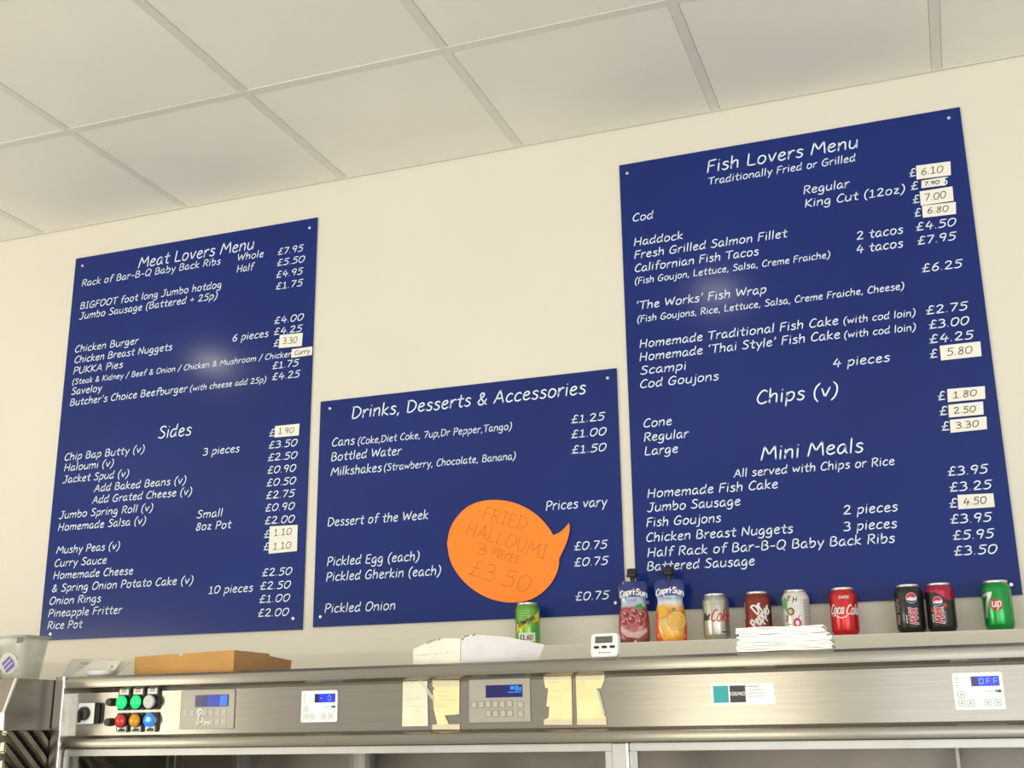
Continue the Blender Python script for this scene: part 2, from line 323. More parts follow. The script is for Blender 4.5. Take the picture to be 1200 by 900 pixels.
# ---------------------------------------------------------------- handwriting: single-stroke letters
FONT = {}
for row in '''a 4.4;3.6,4.4 2.4,5 1,4.2 .3,2.3 .6,.6 1.5,0 2.8,1.1 3.7,4.6;3.7,4.6 3.5,2 3.7,.5 4.3,0
b 4.3;!.6,8 .4,.3;.4,1 1,3.8 2.4,5 3.7,4 3.6,1.8 2.3,0 .4,.4
c 3.8;3.6,4.3 2.7,5 1.3,4.3 .4,2.3 .8,.6 2,0 3.6,.7
d 4.5;3.5,4.3 2.4,5 1,4.2 .3,2.3 .6,.5 1.7,0 3,1.2 3.7,4;3.9,8 3.6,3 3.7,.8 4.1,.1
e 4;.5,2.4 2.5,2.9 3.4,3.9 2.6,5 1.2,4.4 .4,2.4 .9,.5 2.2,0 3.7,.8
f 3.4;4,7.6 3,8.1 2,7 1.7,4 1.4,-.4;!.4,4.6 3.4,4.9
g 4.3;3.5,4.4 2.4,5 1,4.2 .3,2.5 .7,.9 1.6,.4 2.8,1.4 3.6,4.7;3.6,4.7 3.5,0 3,-2.2 1.6,-2.8 .1,-2.2
h 4.3;!.6,8 .4,0;.4,2 1.6,4.4 2.8,4.9 3.5,4 3.5,0
i 1.6;!.8,4.9 .7,0;!.9,6.8 .95,7
j 1.9;1.3,4.9 1.3,-1 .8,-2.5 -.4,-2.6;!1.4,6.8 1.45,7
k 3.9;!.6,8 .4,0;!3.4,4.8 .5,2.3 3.7,0
l 1.6;!.8,8 .6,0
m 6.5;!.5,4.9 .4,0;.4,2 1.5,4.3 2.5,4.9 3.1,4 3.1,0;3.1,2 4.2,4.3 5.2,4.9 5.8,4 5.8,0
n 4.3;!.5,4.9 .4,0;.4,2 1.6,4.4 2.8,4.9 3.5,4 3.6,0
o 4.4;.4,2.4 1,4.4 2.4,5 3.8,4 3.9,2 2.9,.3 1.6,0 .6,.9 .4,2.4
p 4.3;!.7,4.9 .4,-2.8;.5,2 1.2,4.2 2.6,5 3.8,4 3.6,1.7 2.3,.1 .6,.6
q 4.3;3.5,4.4 2.4,5 1,4.2 .3,2.5 .7,.9 1.6,.4 2.8,1.4 3.6,4.7;!3.6,4.7 3.6,-2.8
r 3.1;!.5,4.9 .4,0;.4,2 1.4,4.2 2.4,5 3.1,4.7
s 3.5;3.2,4.4 2.2,5 1,4.5 .9,3.5 2.2,2.6 3.1,1.6 2.6,.3 1.4,-.1 .3,.5
t 3.4;2,7.2 1.6,3 1.7,.7 2.5,0 3.2,.4;!.1,4.8 3.4,5
u 4.4;.6,4.9 .4,2 .9,.3 2,0 3.2,1.2 3.7,3;!3.8,4.9 3.8,.1
v 4;!.4,4.9 1.8,0 3.8,5.2
w 5.8;!.4,4.9 1.3,.1 2.9,4.2 4,.1 5.5,5
x 4;!.4,4.8 3.5,0;!3.7,4.9 .3,0
y 4;!.4,4.9 2,.6;!3.9,4.9 1.2,-2.8
z 3.9;!.5,4.7 3.4,4.7 .4,.2 3.7,.2
A 5.5;!.1,0 3,7.6 5.1,0;!1.1,2.6 4.5,2.6
B 4.9;!.7,7.5 .5,0;.5,7.3 2.6,7.6 3.9,6.3 3.2,4.6 1.2,4;1.2,4 3.6,3.7 4.5,2.2 3.4,.4 .5,0
C 4.7;4.6,6.7 3.3,7.6 1.6,6.3 .4,3.2 1,.8 2.6,0 4.5,.9
D 5.6;!.8,7.4 .6,0;.3,7.3 3,7.2 5,5.2 4.8,2.4 2.8,.3 .6,0
E 4.4;!4,7.5 .8,7.4 .5,0 4.1,.1;!.7,3.9 3.5,4
F 4.2;!4.2,7.6 .8,7.3 .4,-.1;!.7,3.9 3.4,4.1
G 5.6;4.8,6.7 3.4,7.6 1.6,6.3 .4,3.2 1,.8 2.6,0 4.4,.8 5,3.2;!2.9,3.3 5.4,3.4
H 5.7;!.8,7.6 .5,0;!5,7.6 4.7,0;!.7,3.8 4.8,3.9
I 3.3;!.5,7.4 3,7.5;!1.8,7.5 1.6,0;!.2,0 2.8,.1
J 4.3;!1.4,7.4 4.4,7.5;3.2,7.5 3,2 2.2,.2 1,-.2 -.1,.5
K 4.7;!.7,7.6 .5,0;!4.4,7.4 .7,3.4 4.5,0
L 4.3;!.8,7.6 .5,.1 4.1,.2
M 6.9;!.1,0 1.3,7.5 3.4,2.6 5.9,7.5 6.5,0
N 5.6;!.5,0 .9,7.4 4.6,.1 5,7.6
O 5.8;.4,3.4 1.2,6.3 3.2,7.6 5.2,6.3 5.4,3.4 4,.8 2.2,0 .8,1 .4,3.4
P 4.5;!.8,7.4 .5,-.1;.3,7 2.6,7.6 4.3,6.4 3.8,4.4 2.2,3.5 .7,3.4
Q 6;.4,3.4 1.2,6.3 3.2,7.6 5.2,6.3 5.4,3.4 4,.8 2.2,0 .8,1 .4,3.4;!3.2,1.6 5.4,-1
R 4.8;!.8,7.4 .5,-.1;.3,7 2.6,7.6 4.2,6.4 3.6,4.6 2,3.7 1,3.6;!1.8,3.6 4.5,0
S 4.6;4.3,6.8 3,7.6 1.4,7 1,5.6 2.4,4.2 3.9,2.9 3.7,1 2.2,0 .2,.7
T 4.9;!.1,7.2 5,7.6;!2.6,7.4 2.3,0
U 5.3;.6,7.5 .5,2.6 1.3,.4 2.6,0 4,1 4.6,3.4 4.8,7.5
V 5;!.4,7.5 2.2,0 4.9,7.7
W 7.4;!.4,7.5 1.7,.1 3.9,6.3 5.3,.1 7.2,7.6
X 5;!.5,7.5 4.5,0;!4.7,7.5 .3,0
Y 4.6;!.2,7.6 2.4,3.8;!4.8,7.6 2.2,3.4 1.9,0
Z 4.9;!.6,7.3 4.4,7.3 .4,.2 4.6,.2
0 5.1;.4,3.3 1,5.9 2.8,7 4.5,6.2 4.8,3.8 3.7,1 2,0 .7,1 .4,3.3
1 4;!.7,5.8 2.1,7.1 1.9,.1;!.3,0 3.6,.1
2 4.8;.5,5.8 1.8,7.1 3.5,6.6 3.6,4.8 2,2.2 .3,.2;!.3,.1 4.5,.2
3 4.6;.5,6.7 2.4,7.1 3.7,5.9 3.2,4.4 1.4,3.8;1.4,3.8 3.6,3.3 4.1,1.8 3,.3 .2,.2
4 5;!2.6,7.2 .3,2.5 4.8,2.7;!3.7,4.8 3.2,-.2
5 4.6;!4.5,7.1 1.3,7 1,4.2;1,4.2 2.8,4.4 4,3 3.6,1 2,0 .2,.3
6 4.6;3.8,7.1 1.8,5.4 .6,2.4 1.2,.4 2.6,0 4.1,1.4 3.6,3.2 2.2,3.9 .7,2.4
7 4.5;!.4,6.9 4.3,7.1 1.4,0
8 4.5;4,6 2.8,7.1 1.3,6.3 1.5,4.8 3,3.6 3.8,1.8 2.6,.1 1,.3 .6,1.8 2,3.6 3.7,4.8 4,6
9 4.6;3.8,4.9 2.8,3.5 1,3.8 .6,5.4 2,7 3.7,6.5 3.9,4.6 2.6,0
£ 4.9;4.4,6.5 3.2,7.2 2.1,6.4 2,4 1.4,1.2 .3,0;!.3,.1 4.6,.3;!.4,3.4 3.6,3.7
. 1.5;!.6,.1 .7,.3
, 1.6;!.9,.5 .3,-1.3
' 1.4;!.8,7.6 .7,5.6
‘ 1.8;1.4,7.8 .7,7 .8,5.9
’ 1.8;1,7.8 1.2,6.8 .6,5.8
- 3.4;!.5,3 3,3.1
( 2.6;2.7,8.2 1.1,6 .5,3 .9,0 2,-2
) 2.6;.7,8.2 2,6 2.2,3 1.4,0 0,-2
/ 3;!-.2,-1.2 3.1,8.2
+ 4.2;!.4,3 3.8,3.1;!2.1,4.9 2.1,1.2
& 5.2;4.8,0 3,2 1.4,5 1.6,6.8 2.8,7 3.2,5.6 1.6,3.6 .4,1.8 1.2,.1 3,.4 4.7,3.2'''.split('\n'):
    ch = row[0]; q = row[2:].split(';')
    FONT[ch] = (float(q[0]), [(s[0] == '!', [tuple(map(float, p.split(','))) for p in s.lstrip('!').split()]) for s in q[1:]])
def smooth_line(P, k=4):
    out = []
    for i in range(len(P)-1):
        p0 = P[i-1] if i else (2*P[0][0]-P[1][0], 2*P[0][1]-P[1][1])
        p1, p2 = P[i], P[i+1]
        p3 = P[i+2] if i+2 < len(P) else (2*P[-1][0]-P[-2][0], 2*P[-1][1]-P[-2][1])
        for j in range(k):
            t = j/k
            out.append(tuple(.5*((2*p1[d])+(-p0[d]+p2[d])*t+(2*p0[d]-5*p1[d]+4*p2[d]-p3[d])*t*t+(-p0[d]+3*p1[d]-3*p2[d]+p3[d])*t**3) for d in (0, 1)))
    return out+[P[-1]]
def strokes(text, cap=1.0, width=None, slant=.10, track=.75, jit=.06):
    """list of polylines for a line of writing, baseline at 0, cap height = cap"""
    x = 0; out = []; rnd = random.Random(text)
    for ch in text:
        if ch == ' ': x += 3.0; continue
        wd, ss = FONT[ch]
        dy = rnd.uniform(-jit, jit)*2
        for straight, P in ss:
            for L in ([P[i:i+2] for i in range(len(P)-1)] if straight else [smooth_line(P)]):
                out.append([(x+px+slant*py, py+dy) for px, py in L])
        x += wd+track
    xs = [p[0] for L in out for p in L]; x0, x1 = min(xs), max(xs)
    sy = cap/7.5; sx = sy if width is None else width/(x1-x0)
    return [[((px-x0)*sx, py*sy) for px, py in L] for L in out]
def ribbon(g, L, wd, f, cap=True, sub=None):
    """flat stroke of width wd along polyline L, f maps (u,v) to 3D"""
    if sub:
        M = []
        for a, b in zip(L, L[1:]):
            n = max(1, int(math.hypot(b[0]-a[0], b[1]-a[1])/sub))
            M += [(a[0]+(b[0]-a[0])*i/n, a[1]+(b[1]-a[1])*i/n) for i in range(n)]
        L = M+[L[-1]]
    n = len(L); r = wd/2; vs = []; fs = []
    for i in range(n):
        a = L[max(0, i-1)]; b = L[min(n-1, i+1)]; dx, dy = b[0]-a[0], b[1]-a[1]; d = math.hypot(dx, dy) or 1
        k = 1.0
        if 0 < i < n-1:
            d1 = (L[i][0]-a[0], L[i][1]-a[1]); l1 = math.hypot(*d1) or 1
            cs = (d1[0]*dx+d1[1]*dy)/(l1*d); k = min(1.5, 1/max(.3, cs))
        nx, ny = -dy/d*r*k, dx/d*r*k
        vs += [f(L[i][0]+nx, L[i][1]+ny), f(L[i][0]-nx, L[i][1]-ny)]
        if i: fs.append((2*i-2, 2*i-1, 2*i+1, 2*i))
    g.add(vs, fs)
    if cap:
        for c in (L[0], L[-1]):
            m = 6; g.add([f(c[0]+r*math.cos(2*math.pi*i/m), c[1]+r*math.sin(2*math.pi*i/m)) for i in range(m)], [tuple(range(m))])
def write(text, cap, width, wd, f, slant=.10, sub=None, g=None, jit=.06):
    g = g or G()
    for L in strokes(text, cap, width, slant, jit=jit): ribbon(g, L, wd, f, sub=sub)
    return g
def flat(x0, z0, y, ang=0):
    ca, sa = math.cos(ang), math.sin(ang)
    return lambda u, v: (x0+u*ca-v*sa, y, z0+u*sa+v*ca)
# ---------------------------------------------------------------- the room
H = 1.685
WX0, WX1, WY = -6.0, 4.5, -7.0
g = G(); g.box(WX0, WX1, 0, .12, -1.6, H+.3); struct(g.obj('wall_back', WALL))
g = G(); g.box(WX0, WX1, WY, 0, -1.7, -1.6)
struct(g.obj('floor', mat('grey_vinyl_floor', (.62, .60, .55), .45, noise=.2, nscale=40)))
ceil = struct(link('ceiling', G().box(WX0, WX1, WY, -.003, H+.03, H+.06).mesh('ceiling'), CEIL))
# painted ledge running along the wall under the boards
g = G(); g.box(WX0, WX1, -.13, -.0005, -.9, .193); struct(g.obj('trim_1', WALL, bev=.003))
# suspended grid of bars and lay-in tiles
X0, GY, PIT = -2.8856, .5774, .6
ys = [0, GY]+[GY+PIT*i for i in range(1, 6)]
xs = [X0+PIT*i for i in range(-4, 10)]
bw = .0125
me_v = G().box(-bw, bw, -ys[-1], -.004, 0, .022).mesh('grid_bar', bev=.001, seg=1)
for x in xs:
    link('grid_bar', me_v, BAR, ceil, (x, 0, H))
me_h = G().box(xs[0], xs[-1], -bw, bw, -.0004, .020).mesh('grid_cross_bar')
for y in ys[1:]:
    link('grid_bar', me_h, BAR, ceil, (0, -y, H))
link('grid_bar', G().box(xs[0], xs[-1], -.010, -.0035, -.0006, .02).mesh('wall_angle'), BAR, ceil, (0, 0, H))
rt = random.Random(3)
tile_mesh = {}
for j in range(len(ys)-1):
    d = ys[j+1]-ys[j]; y1 = -ys[j]-(bw if j else .010); y0 = -ys[j+1]+bw
    for i in range(len(xs)-1):
        key = j if j < 2 else 1
        if key not in tile_mesh:
            hy = (y1-y0)/2-.0005
            tile_mesh[key] = G().box(-PIT/2+bw+.0005, PIT/2-bw-.0005, -hy, hy, 0, .012).mesh('ceiling_tile', bev=.0015, seg=1)
        o = link('ceiling_tile', tile_mesh[key], CEIL, ceil, ((xs[i]+xs[i+1])/2, (y0+y1)/2, H+.0012+rt.uniform(-.0006, .0012)))
        o.rotation_euler = (rt.uniform(-.0015, .0015), rt.uniform(-.0015, .0015), 0)
# ---------------------------------------------------------------- menu boards
BOARDS = {
 1: (-2.7213, -1.7753, .2691, 1.5658, 'tall blue menu board on the left headed Meat Lovers Menu', [(-2.689,1.534),(-1.802,1.533),(-1.806,.302),(-2.677,.288)]),
 2: (-1.7407, -.8078, .2742, .9504, 'smaller blue menu board in the middle headed Drinks, Desserts & Accessories', [(-1.707,.925),(-.834,.924),(-1.716,.303),(-.834,.304)]),
 3: (-.7773, .1603, .2793, 1.5663, 'tall blue menu board on the right headed Fish Lovers Menu', [(-.754,1.536),(.13,1.539),(.138,.304),(-.747,.301)])}
CAP = {1: dict(t=.0375, b=.0228, s=.0180, p=.0220, m=.020), 2: dict(t=.0360, b=.0245, s=.0200, p=.0222, m=.020), 3: dict(t=.0350, b=.0225, s=.0182, p=.0220, m=.0205)}
SW = dict(t=.0040, b=.0029, s=.0024, p=.0029, m=.0027)
screw_mesh = G().cyly(0, 0, .0055, -.0030, 0, 16, .0042).mesh('screw', bev=.0006, seg=1)
SCREW = mat('screw_cap', (.75, .77, .8), .25, .9)
root = {}
for k, (xa, xb, za, zb, lab, scr) in BOARDS.items():
    r = thing('menu_board', lab, 'menu board', (xa, 0, za)); root[k] = r
    G().box(0, xb-xa, -.0055, -.0004, 0, zb-za).obj('board_panel', BLUE, r, bev=.0006, seg=1)
    for sx, sz in scr:
        link('screw', screw_mesh, SCREW, r, (sx-xa, -.0054, sz-za))
for b, kind, s, x, z, wd in TEXT:
    xa, _, za, *_ = BOARDS[b]
    cp = CAP[b][kind]
    write(s, cp, wd, SW[kind], flat(x-xa, z-za, -.0060)).obj('lettering', WHITE, root[b])
def centroid(Q): return sum(p[0] for p in Q)/len(Q), sum(p[1] for p in Q)/len(Q)
for b, s, Q in STICKERS:
    xa, _, za, *_ = BOARDS[b]; Q = [(x-xa, z-za) for x, z in Q]
    st = G().prism(Q, -.0070, -.0062).obj('price_sticker', STICK, root[b])
    ang = math.atan2(Q[2][1]-Q[3][1], Q[2][0]-Q[3][0])
    W_ = Q[2][0]-Q[3][0]; lines = s.split('|'); Hh = (Q[0][1]-Q[3][1])/len(lines)
    g = G()
    for i, t in enumerate(lines):
        zc = Q[3][1]+Hh*(len(lines)-1-i)+Hh*.27
        write(t, Hh*.50, W_*(.62 if s != 'Curry' else .72), .0021, flat(Q[3][0]+W_*.17, zc, -.0074, ang), slant=.05, g=g, jit=.12)
    g.obj('handwriting', INK, st)
# ---------------------------------------------------------------- orange speech bubble card
BUB = [(-1.3168, 0.4909), (-1.3095, 0.5267), (-1.2922, 0.5579), (-1.2617, 0.5862), (-1.227, 0.6007), (-1.184, 0.6048), (-1.1329, 0.5978), (-1.0868, 0.5796), (-1.0456, 0.5509), (-1.0173, 0.5194), (-1.0014, 0.4938)]
TAIL = [(-1.0014, .4938), (-0.9849, 0.4997), (-0.9704, 0.5097), (-0.9558, 0.5251)]
TAIL2 = [(-.9558, .5251), (-0.9542, 0.5075), (-0.9632, 0.4731), (-0.9866, 0.4282)]
BUB2 = [(-.9866, .4282), (-0.9879, 0.409), (-0.9999, 0.379), (-1.0207, 0.3533), (-1.0496, 0.3318), (-1.0825, 0.3199), (-1.1236, 0.3172), (-1.165, 0.3236), (-1.2068, 0.339), (-1.249, 0.3663), (-1.2832, 0.4014), (-1.307, 0.4423), (-1.3168, .4909)]
bub = thing('speech_bubble_sign', 'orange speech bubble card about fried halloumi stuck on the middle menu board', 'sign', (-1.15, -.006, .46))
poly = smooth_line(BUB, 3)[:-1]+smooth_line(TAIL, 3)[:-1]+smooth_line(TAIL2, 3)[:-1]+smooth_line(BUB2, 3)[:-1]
G().prism([(x+1.15, z-.46) for x, z in poly], -.0055, -.0030).obj('card', ORANGE, bub)
for a_, b_ in ((-.1, .07), (.08, -.05), (.05, .08), (-.07, -.08)):
    G().cyly(a_, b_, .006, -.0031, -.0002, 12).obj('adhesive_pad', PAPER, bub)
g = G()
for s, (xa, za), (xb, zb), h in (('FRIED', (-1.2096, .5541), (-1.0833, .5118), .036), ('HALLOUMI', (-1.2592, .5132), (-1.027, .4303), .037), ('3', (-1.2292, .4556), (-1.2010, .4503), .031), ('PIECES', (-1.1817, .4492), (-1.1075, .4214), .021), ('£3.50', (-1.2507, .3996), (-1.0777, .3406), .048)):
    write(s, h, math.hypot(xb-xa, zb-za), .0015, flat(xa+1.15, za-.46, -.0060, math.atan2(zb-za, xb-xa)), slant=.02, g=g, jit=.15)
g.obj('handwriting', PENCIL, bub)
# ---------------------------------------------------------------- frying range
KT = .0055
def rtop(x): return .1160+KT*(x+.85)
fr = thing('frying_range', 'long stainless steel frying range with control fascia and glass doors under the ledge', 'frying range', (-.85, -.9, 0), (0, -KT, 0))
# local coordinates: x+.85, y+.9
XL, XR = -1.843+.85, 1.05+.85
# top shelf with folded front rail, fascia, rolled lower lip: one sheet-metal section
g = G(); g.extx([(.765, .1155), (.012, .1155), (.003, .1140), (-.004, .109), (-.006, .100), (-.004, .091), (.003, .0865), (.012, .085), (.012, .100), (.765, .100)], XL, XR)
g.obj('top_rail', STEEL, fr, smooth=True, auto=32)
g = G(); g.extx([(.0125, .1000), (.0125, .086), (.017, .080), (.017, -.0093), (.040, -.0093), (.040, .1000)], XL, XR)
g.obj('fascia_panel', STEEL, fr)
g = G(); g.extx([(.0172, -.0095), (.004, -.0130), (-.002, -.0155), (-.004, -.0185), (-.004, -.034), (-.001, -.0375), (.035, -.0375), (.035, -.0095)], XL, XR)
g.obj('lower_lip', STEEL, fr, smooth=True, auto=50)
G().box(XL-.003, XL+.002, -.008, .06, -.75, .1165).obj('end_flange', STEELB, fr, bev=.0008, seg=1)
G().box(XL-.031, XL-.004, .002, .06, -.75, .1160).obj('end_panel', STEELD, fr, bev=.001, seg=1)
G().box(XL-.031, XR, .06, .764, .02, .099).obj('extractor_box', STEELD, fr)
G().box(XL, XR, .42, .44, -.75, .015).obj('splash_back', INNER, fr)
G().box(XL-.031, XR, -.004, .76, -1.6, -.76).obj('cabinet', STEEL, fr, bev=.003, seg=1)
# sliding glass doors in aluminium frames
def door(x0, x1, lab):
    d = G().box(x0, x1, .006, .020, -.0515, -.0378)
    o = d.obj('glass_door', ALU, fr, bev=.0015, seg=2, label=lab)
    G().box(x0, x1, .006, .020, -.75, -.735).obj('bottom_rail', ALU, o)
    G().box(x0, x0+.014, .0062, .020, -.734, -.052).obj('stile', ALU, o)
    G().box(x1-.014, x1, .0062, .020, -.734, -.052).obj('stile', ALU, o)
    G().box(x0+.0145, x1-.0145, .011, .015, -.734, -.052).obj('pane', GLASS, o)
    return o
door(XL+.006, -.6085+.85, None); door(-.5765+.85, XR-.01, None)
g = G().box(-.6075+.85, -.5810+.85, -.002, .040, -.75, -.0380); g.obj('door_post', ALU, fr, bev=.001, seg=1)
G().box(-.5805+.85, -.5770+.85, -.004, .030, -.75, -.0380).obj('post_trim', STEELB, fr)
for xx, ww in ((-1.3, .028), (-1.62, .004), (-.02, .006)):
    G().box(xx+.85-ww/2, xx+.85+ww/2, .35, .40, -.75, .012).obj('inner_post', ALU, fr)
for xx in (-1.55, -.95, -.2, .45):
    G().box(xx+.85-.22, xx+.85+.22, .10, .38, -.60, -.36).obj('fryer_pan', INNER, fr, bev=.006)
YF = .0168   # fascia face, local
def lx(x): return x+.85
# isolator switch
iso = G().box(lx(-1.8035), lx(-1.7590), YF-.016, YF, .0145, .0590).obj('isolator_switch', DARK, fr, bev=.002)
G().box(lx(-1.8030), lx(-1.7605), YF-.0185, YF-.0162, .0150, .0585).obj('switch_plate', WPL, iso, bev=.001)
G().cyly(lx(-1.7840), .0365, .0150, YF-.027, YF-.0187, 24, .0140).obj('knob', DARK, iso, bev=.001)
G().box(lx(-1.7930), lx(-1.7850), YF-.033, YF-.0268, .0170, .0420).obj('knob_grip', DARK, iso, bev=.002)
for i, z in enumerate((.0594, .0178)):
    G().cyly(lx(-1.7290), z, .0088, YF-.014, YF, 20, .0078).obj('fuse_holder', BROWN, fr, bev=.001)
# push buttons with legend holders
def em(name, c, e, s): return mat(name, c, .25, emit=e, es=s, coat=.3)
BT = [('green', -1.6945, .0580, em('lit_green_lens', (.0, .5, .12), (.0, 1, .22), .75), 1), ('green', -1.6580, .0580, em('lit_green_lens', (.0, .5, .12), (.0, 1, .22), .75), 1),
      ('white', -1.6215, .0580, mat('grey_white_cap', (.52, .52, .48), .35), 1), ('red', -1.6945, .0200, mat('red_lens', (.55, .025, .03), .25, coat=.4), -1),
      ('amber', -1.6580, .0200, mat('amber_lens', (.65, .27, .01), .25, coat=.4), -1), ('blue', -1.6215, .0200, em('lit_blue_lens', (.02, .12, .8), (.0, .22, 1), .9), -1)]
LEG = mat('legend_plate_metal', (.55, .55, .50), .4, .3)
for nm, x, z, m, up in BT:
    x = lx(x)
    z0, z1 = (z-.0165, z+.0345) if up > 0 else (z-.0240, z+.0165)
    b = G().prism(rrect(x-.0150, x+.0150, z0, z1, .004), YF-.006, YF).obj('push_button', DARK, fr, label=f'{nm} push button with black legend holder')
    zc = z+.0245 if up > 0 else z-.0182
    lg = G().box(x-.0120, x+.0115, YF-.0072, YF-.0061, zc-(.0085 if up > 0 else .0052), zc+.0080).obj('legend_plate', LEG, b)
    g = G()
    for q in range(2 if up > 0 else 1):
        g.box(x-.007, x+.006, YF-.0078, YF-.0073, zc-.003+q*.004, zc-.0015+q*.004)
    if up < 0: g.prism([(x-.009, zc-.004), (x+.009, zc-.004), (x+.009, zc+.001), (x-.002, zc+.003), (x-.009, zc-.001)], YF-.0079, YF-.0073)
    g.obj('legend_print', INK, b)
    G().cyly(x, z, .0148, YF-.0130, YF-.0061, 28, .0143).obj('bezel', DARK if nm != 'blue' else ALU, b)
    cap_ = G(); cap_.cyly(x, z, .0135, YF-.020, YF-.0131, 28, .0135) if nm == 'white' else cap_.domey(x, z, .0138, YF-.0131, .0085)
    cap_.obj('lens', m, b, smooth=nm != 'white', bev=.001 if nm == 'white' else 0)
    if nm == 'blue':
        G().domey(x+.002, z+.001, .0068, YF-.0188, .0030).obj('lamp_glow', em('lit_core', (.3, .8, 1), (.2, .75, 1), 1.2), b, smooth=True)
# touch panels flush on the fascia
BLUEDISP = mat('dark_blue_display', (.008, .008, .07), .15, emit=(.01, .012, .16), es=.35)
BLUELIT = mat('lit_blue_segment', (.02, .1, .5), .2, emit=(.02, .30, 1), es=.75)
BLUELIT2 = mat('lit_blue_field', (.01, .03, .4), .2, emit=(.01, .02, .85), es=.9)
SEG = mat('lit_pale_digits', (.2, .3, 1), .2, emit=(.15, .35, 1), es=1.0)
def ring(g, x0, x1, z0, z1, r, t, y):
    a = rrect(x0, x1, z0, z1, r); b = rrect(x0+t, x1-t, z0+t, z1-t, max(.0003, r-t)); n = len(a)
    g.add([(x, y, z) for x, z in a]+[(x, y, z) for x, z in b], [(i, (i+1) % n, (i+1) % n+n, i+n) for i in range(n)])
def touch(x0, x1, z0, z1, disp, keys, lab, lit, soft):
    x0, x1 = lx(x0), lx(x1)
    p = G().prism(rrect(x0, x1, z0, z1, .002), YF-.0018, YF).obj('touch_panel', GREYP, fr, label=lab)
    g = G(); ring(g, x0, x1, z0, z1, .002, .0008, YF-.0020); g.obj('panel_outline', GREYL, p)
    a, b, c, d = disp; a, b = lx(a), lx(b)
    ds = G().box(a, b, YF-.0030, YF-.0019, c, d).obj('display', BLUEDISP, p)
    for (u0, u1, v0, v1, mm) in lit:
        G().box(a+(b-a)*u0, a+(b-a)*u1, YF-.0034, YF-.0031, c+(d-c)*v0, c+(d-c)*v1).obj('display_glow', mm, p)
    for kx, kz in keys:
        kk = G().prism(rrect(lx(kx)-.0053, lx(kx)+.0053, kz-.0058, kz+.0058, .0016), YF-.0026, YF-.0018)
        ko = kk.obj('key', mat('key_grey', (.42, .395, .34), .45, .2) if 'KEYM' not in globals() else KEYM, p)
        if not soft:
            g = G(); ring(g, lx(kx)-.0058, lx(kx)+.0058, kz-.0063, kz+.0063, .0018, .0009, YF-.0028); g.obj('key_outline', GREYL, p)
    return p
KEYM = mat('key_grey', (.42, .395, .34), .45, .2)
BL3 = [mat('blue_field_a', (.01, .02, .25), .2, emit=(.01, .02, .30), es=.8), mat('blue_field_b', (.02, .10, .5), .2, emit=(.03, .12, .62), es=.8)]
p1 = touch(-1.5517, -1.4197, .0001, .0786, (-1.5159, -1.4349, .0448, .0688),
      [(-1.5385+.0157*i, .0333) for i in range(6)]+[(-1.4443, .0325)]+[(-1.5070+.0157*i, .0140) for i in range(4)]+[(-1.4443, .0140)],
      'worn touch panel with dim blue display', [(.38, .74, .05, .95, BL3[0]), (.75, .98, .05, .95, BL3[1])], True)
g = G()   # dried white drips across its keys
for L in ([(-1.5075, .030), (-1.507, .038), (-1.500, .040), (-1.4975, .034), (-1.503, .029), (-1.5055, .022), (-1.503, .016)], [(-1.497, .024), (-1.494, .020), (-1.499, .014), (-1.503, .018)], [(-1.489, .006), (-1.486, .014), (-1.480, .012), (-1.482, .006)], [(-1.508, .008), (-1.508, .016)], [(-1.531, .028), (-1.528, .031)]):
    ribbon(g, [(lx(a), b) for a, b in smooth_line(L)], .0022, flat(0, 0, YF-.0031))
g.obj('dried_drips', WPL, p1)
touch(-.8944, -.7684, .0026, .0831, (-.8588, -.7843, .0484, .0714),
      [(-.8832+.0145*i, .0362) for i in range(6)]+[(-.7885, .0342)]+[(-.8540+.0148*i, .0190) for i in range(4)]+[(-.7885, .0178)],
      'touch panel with dark display and light blue digits', [(.68, .80, .60, .90, BLUELIT), (.82, .90, .50, .92, BLUELIT), (.92, .98, .52, .80, BLUELIT), (.62, .97, .36, .44, BLUELIT)], False)
SEGS = {'0': 'abcdef', '5': 'acdfg', 'O': 'abcdef', 'F': 'aefg', '-': 'g', '8': 'abcdefg', '1': 'bc'}
def seg7(g, ch, x, z, w_, h, t, y):
    P = dict(a=((0, h), (w_, h)), b=((w_, h), (w_, h/2)), c=((w_, h/2), (w_, 0)), d=((0, 0), (w_, 0)), e=((0, 0), (0, h/2)), f=((0, h/2), (0, h)), g=((0, h/2), (w_, h/2)))
    for s in SEGS.get(ch, ''):
        (a, b), (c, d) = P[s]; a2, b2, c2, d2 = a+(c-a)*.12, b+(d-b)*.12, c-(c-a)*.12, d-(d-b)*.12
        ribbon(g, [(x+a2, z+b2), (x+c2, z+d2)], t, flat(0, 0, y), cap=False)
TEAL = mat('teal_print', (.02, .33, .36), .4)
CHAR = mat('charcoal_print', (.035, .032, .03), .4)
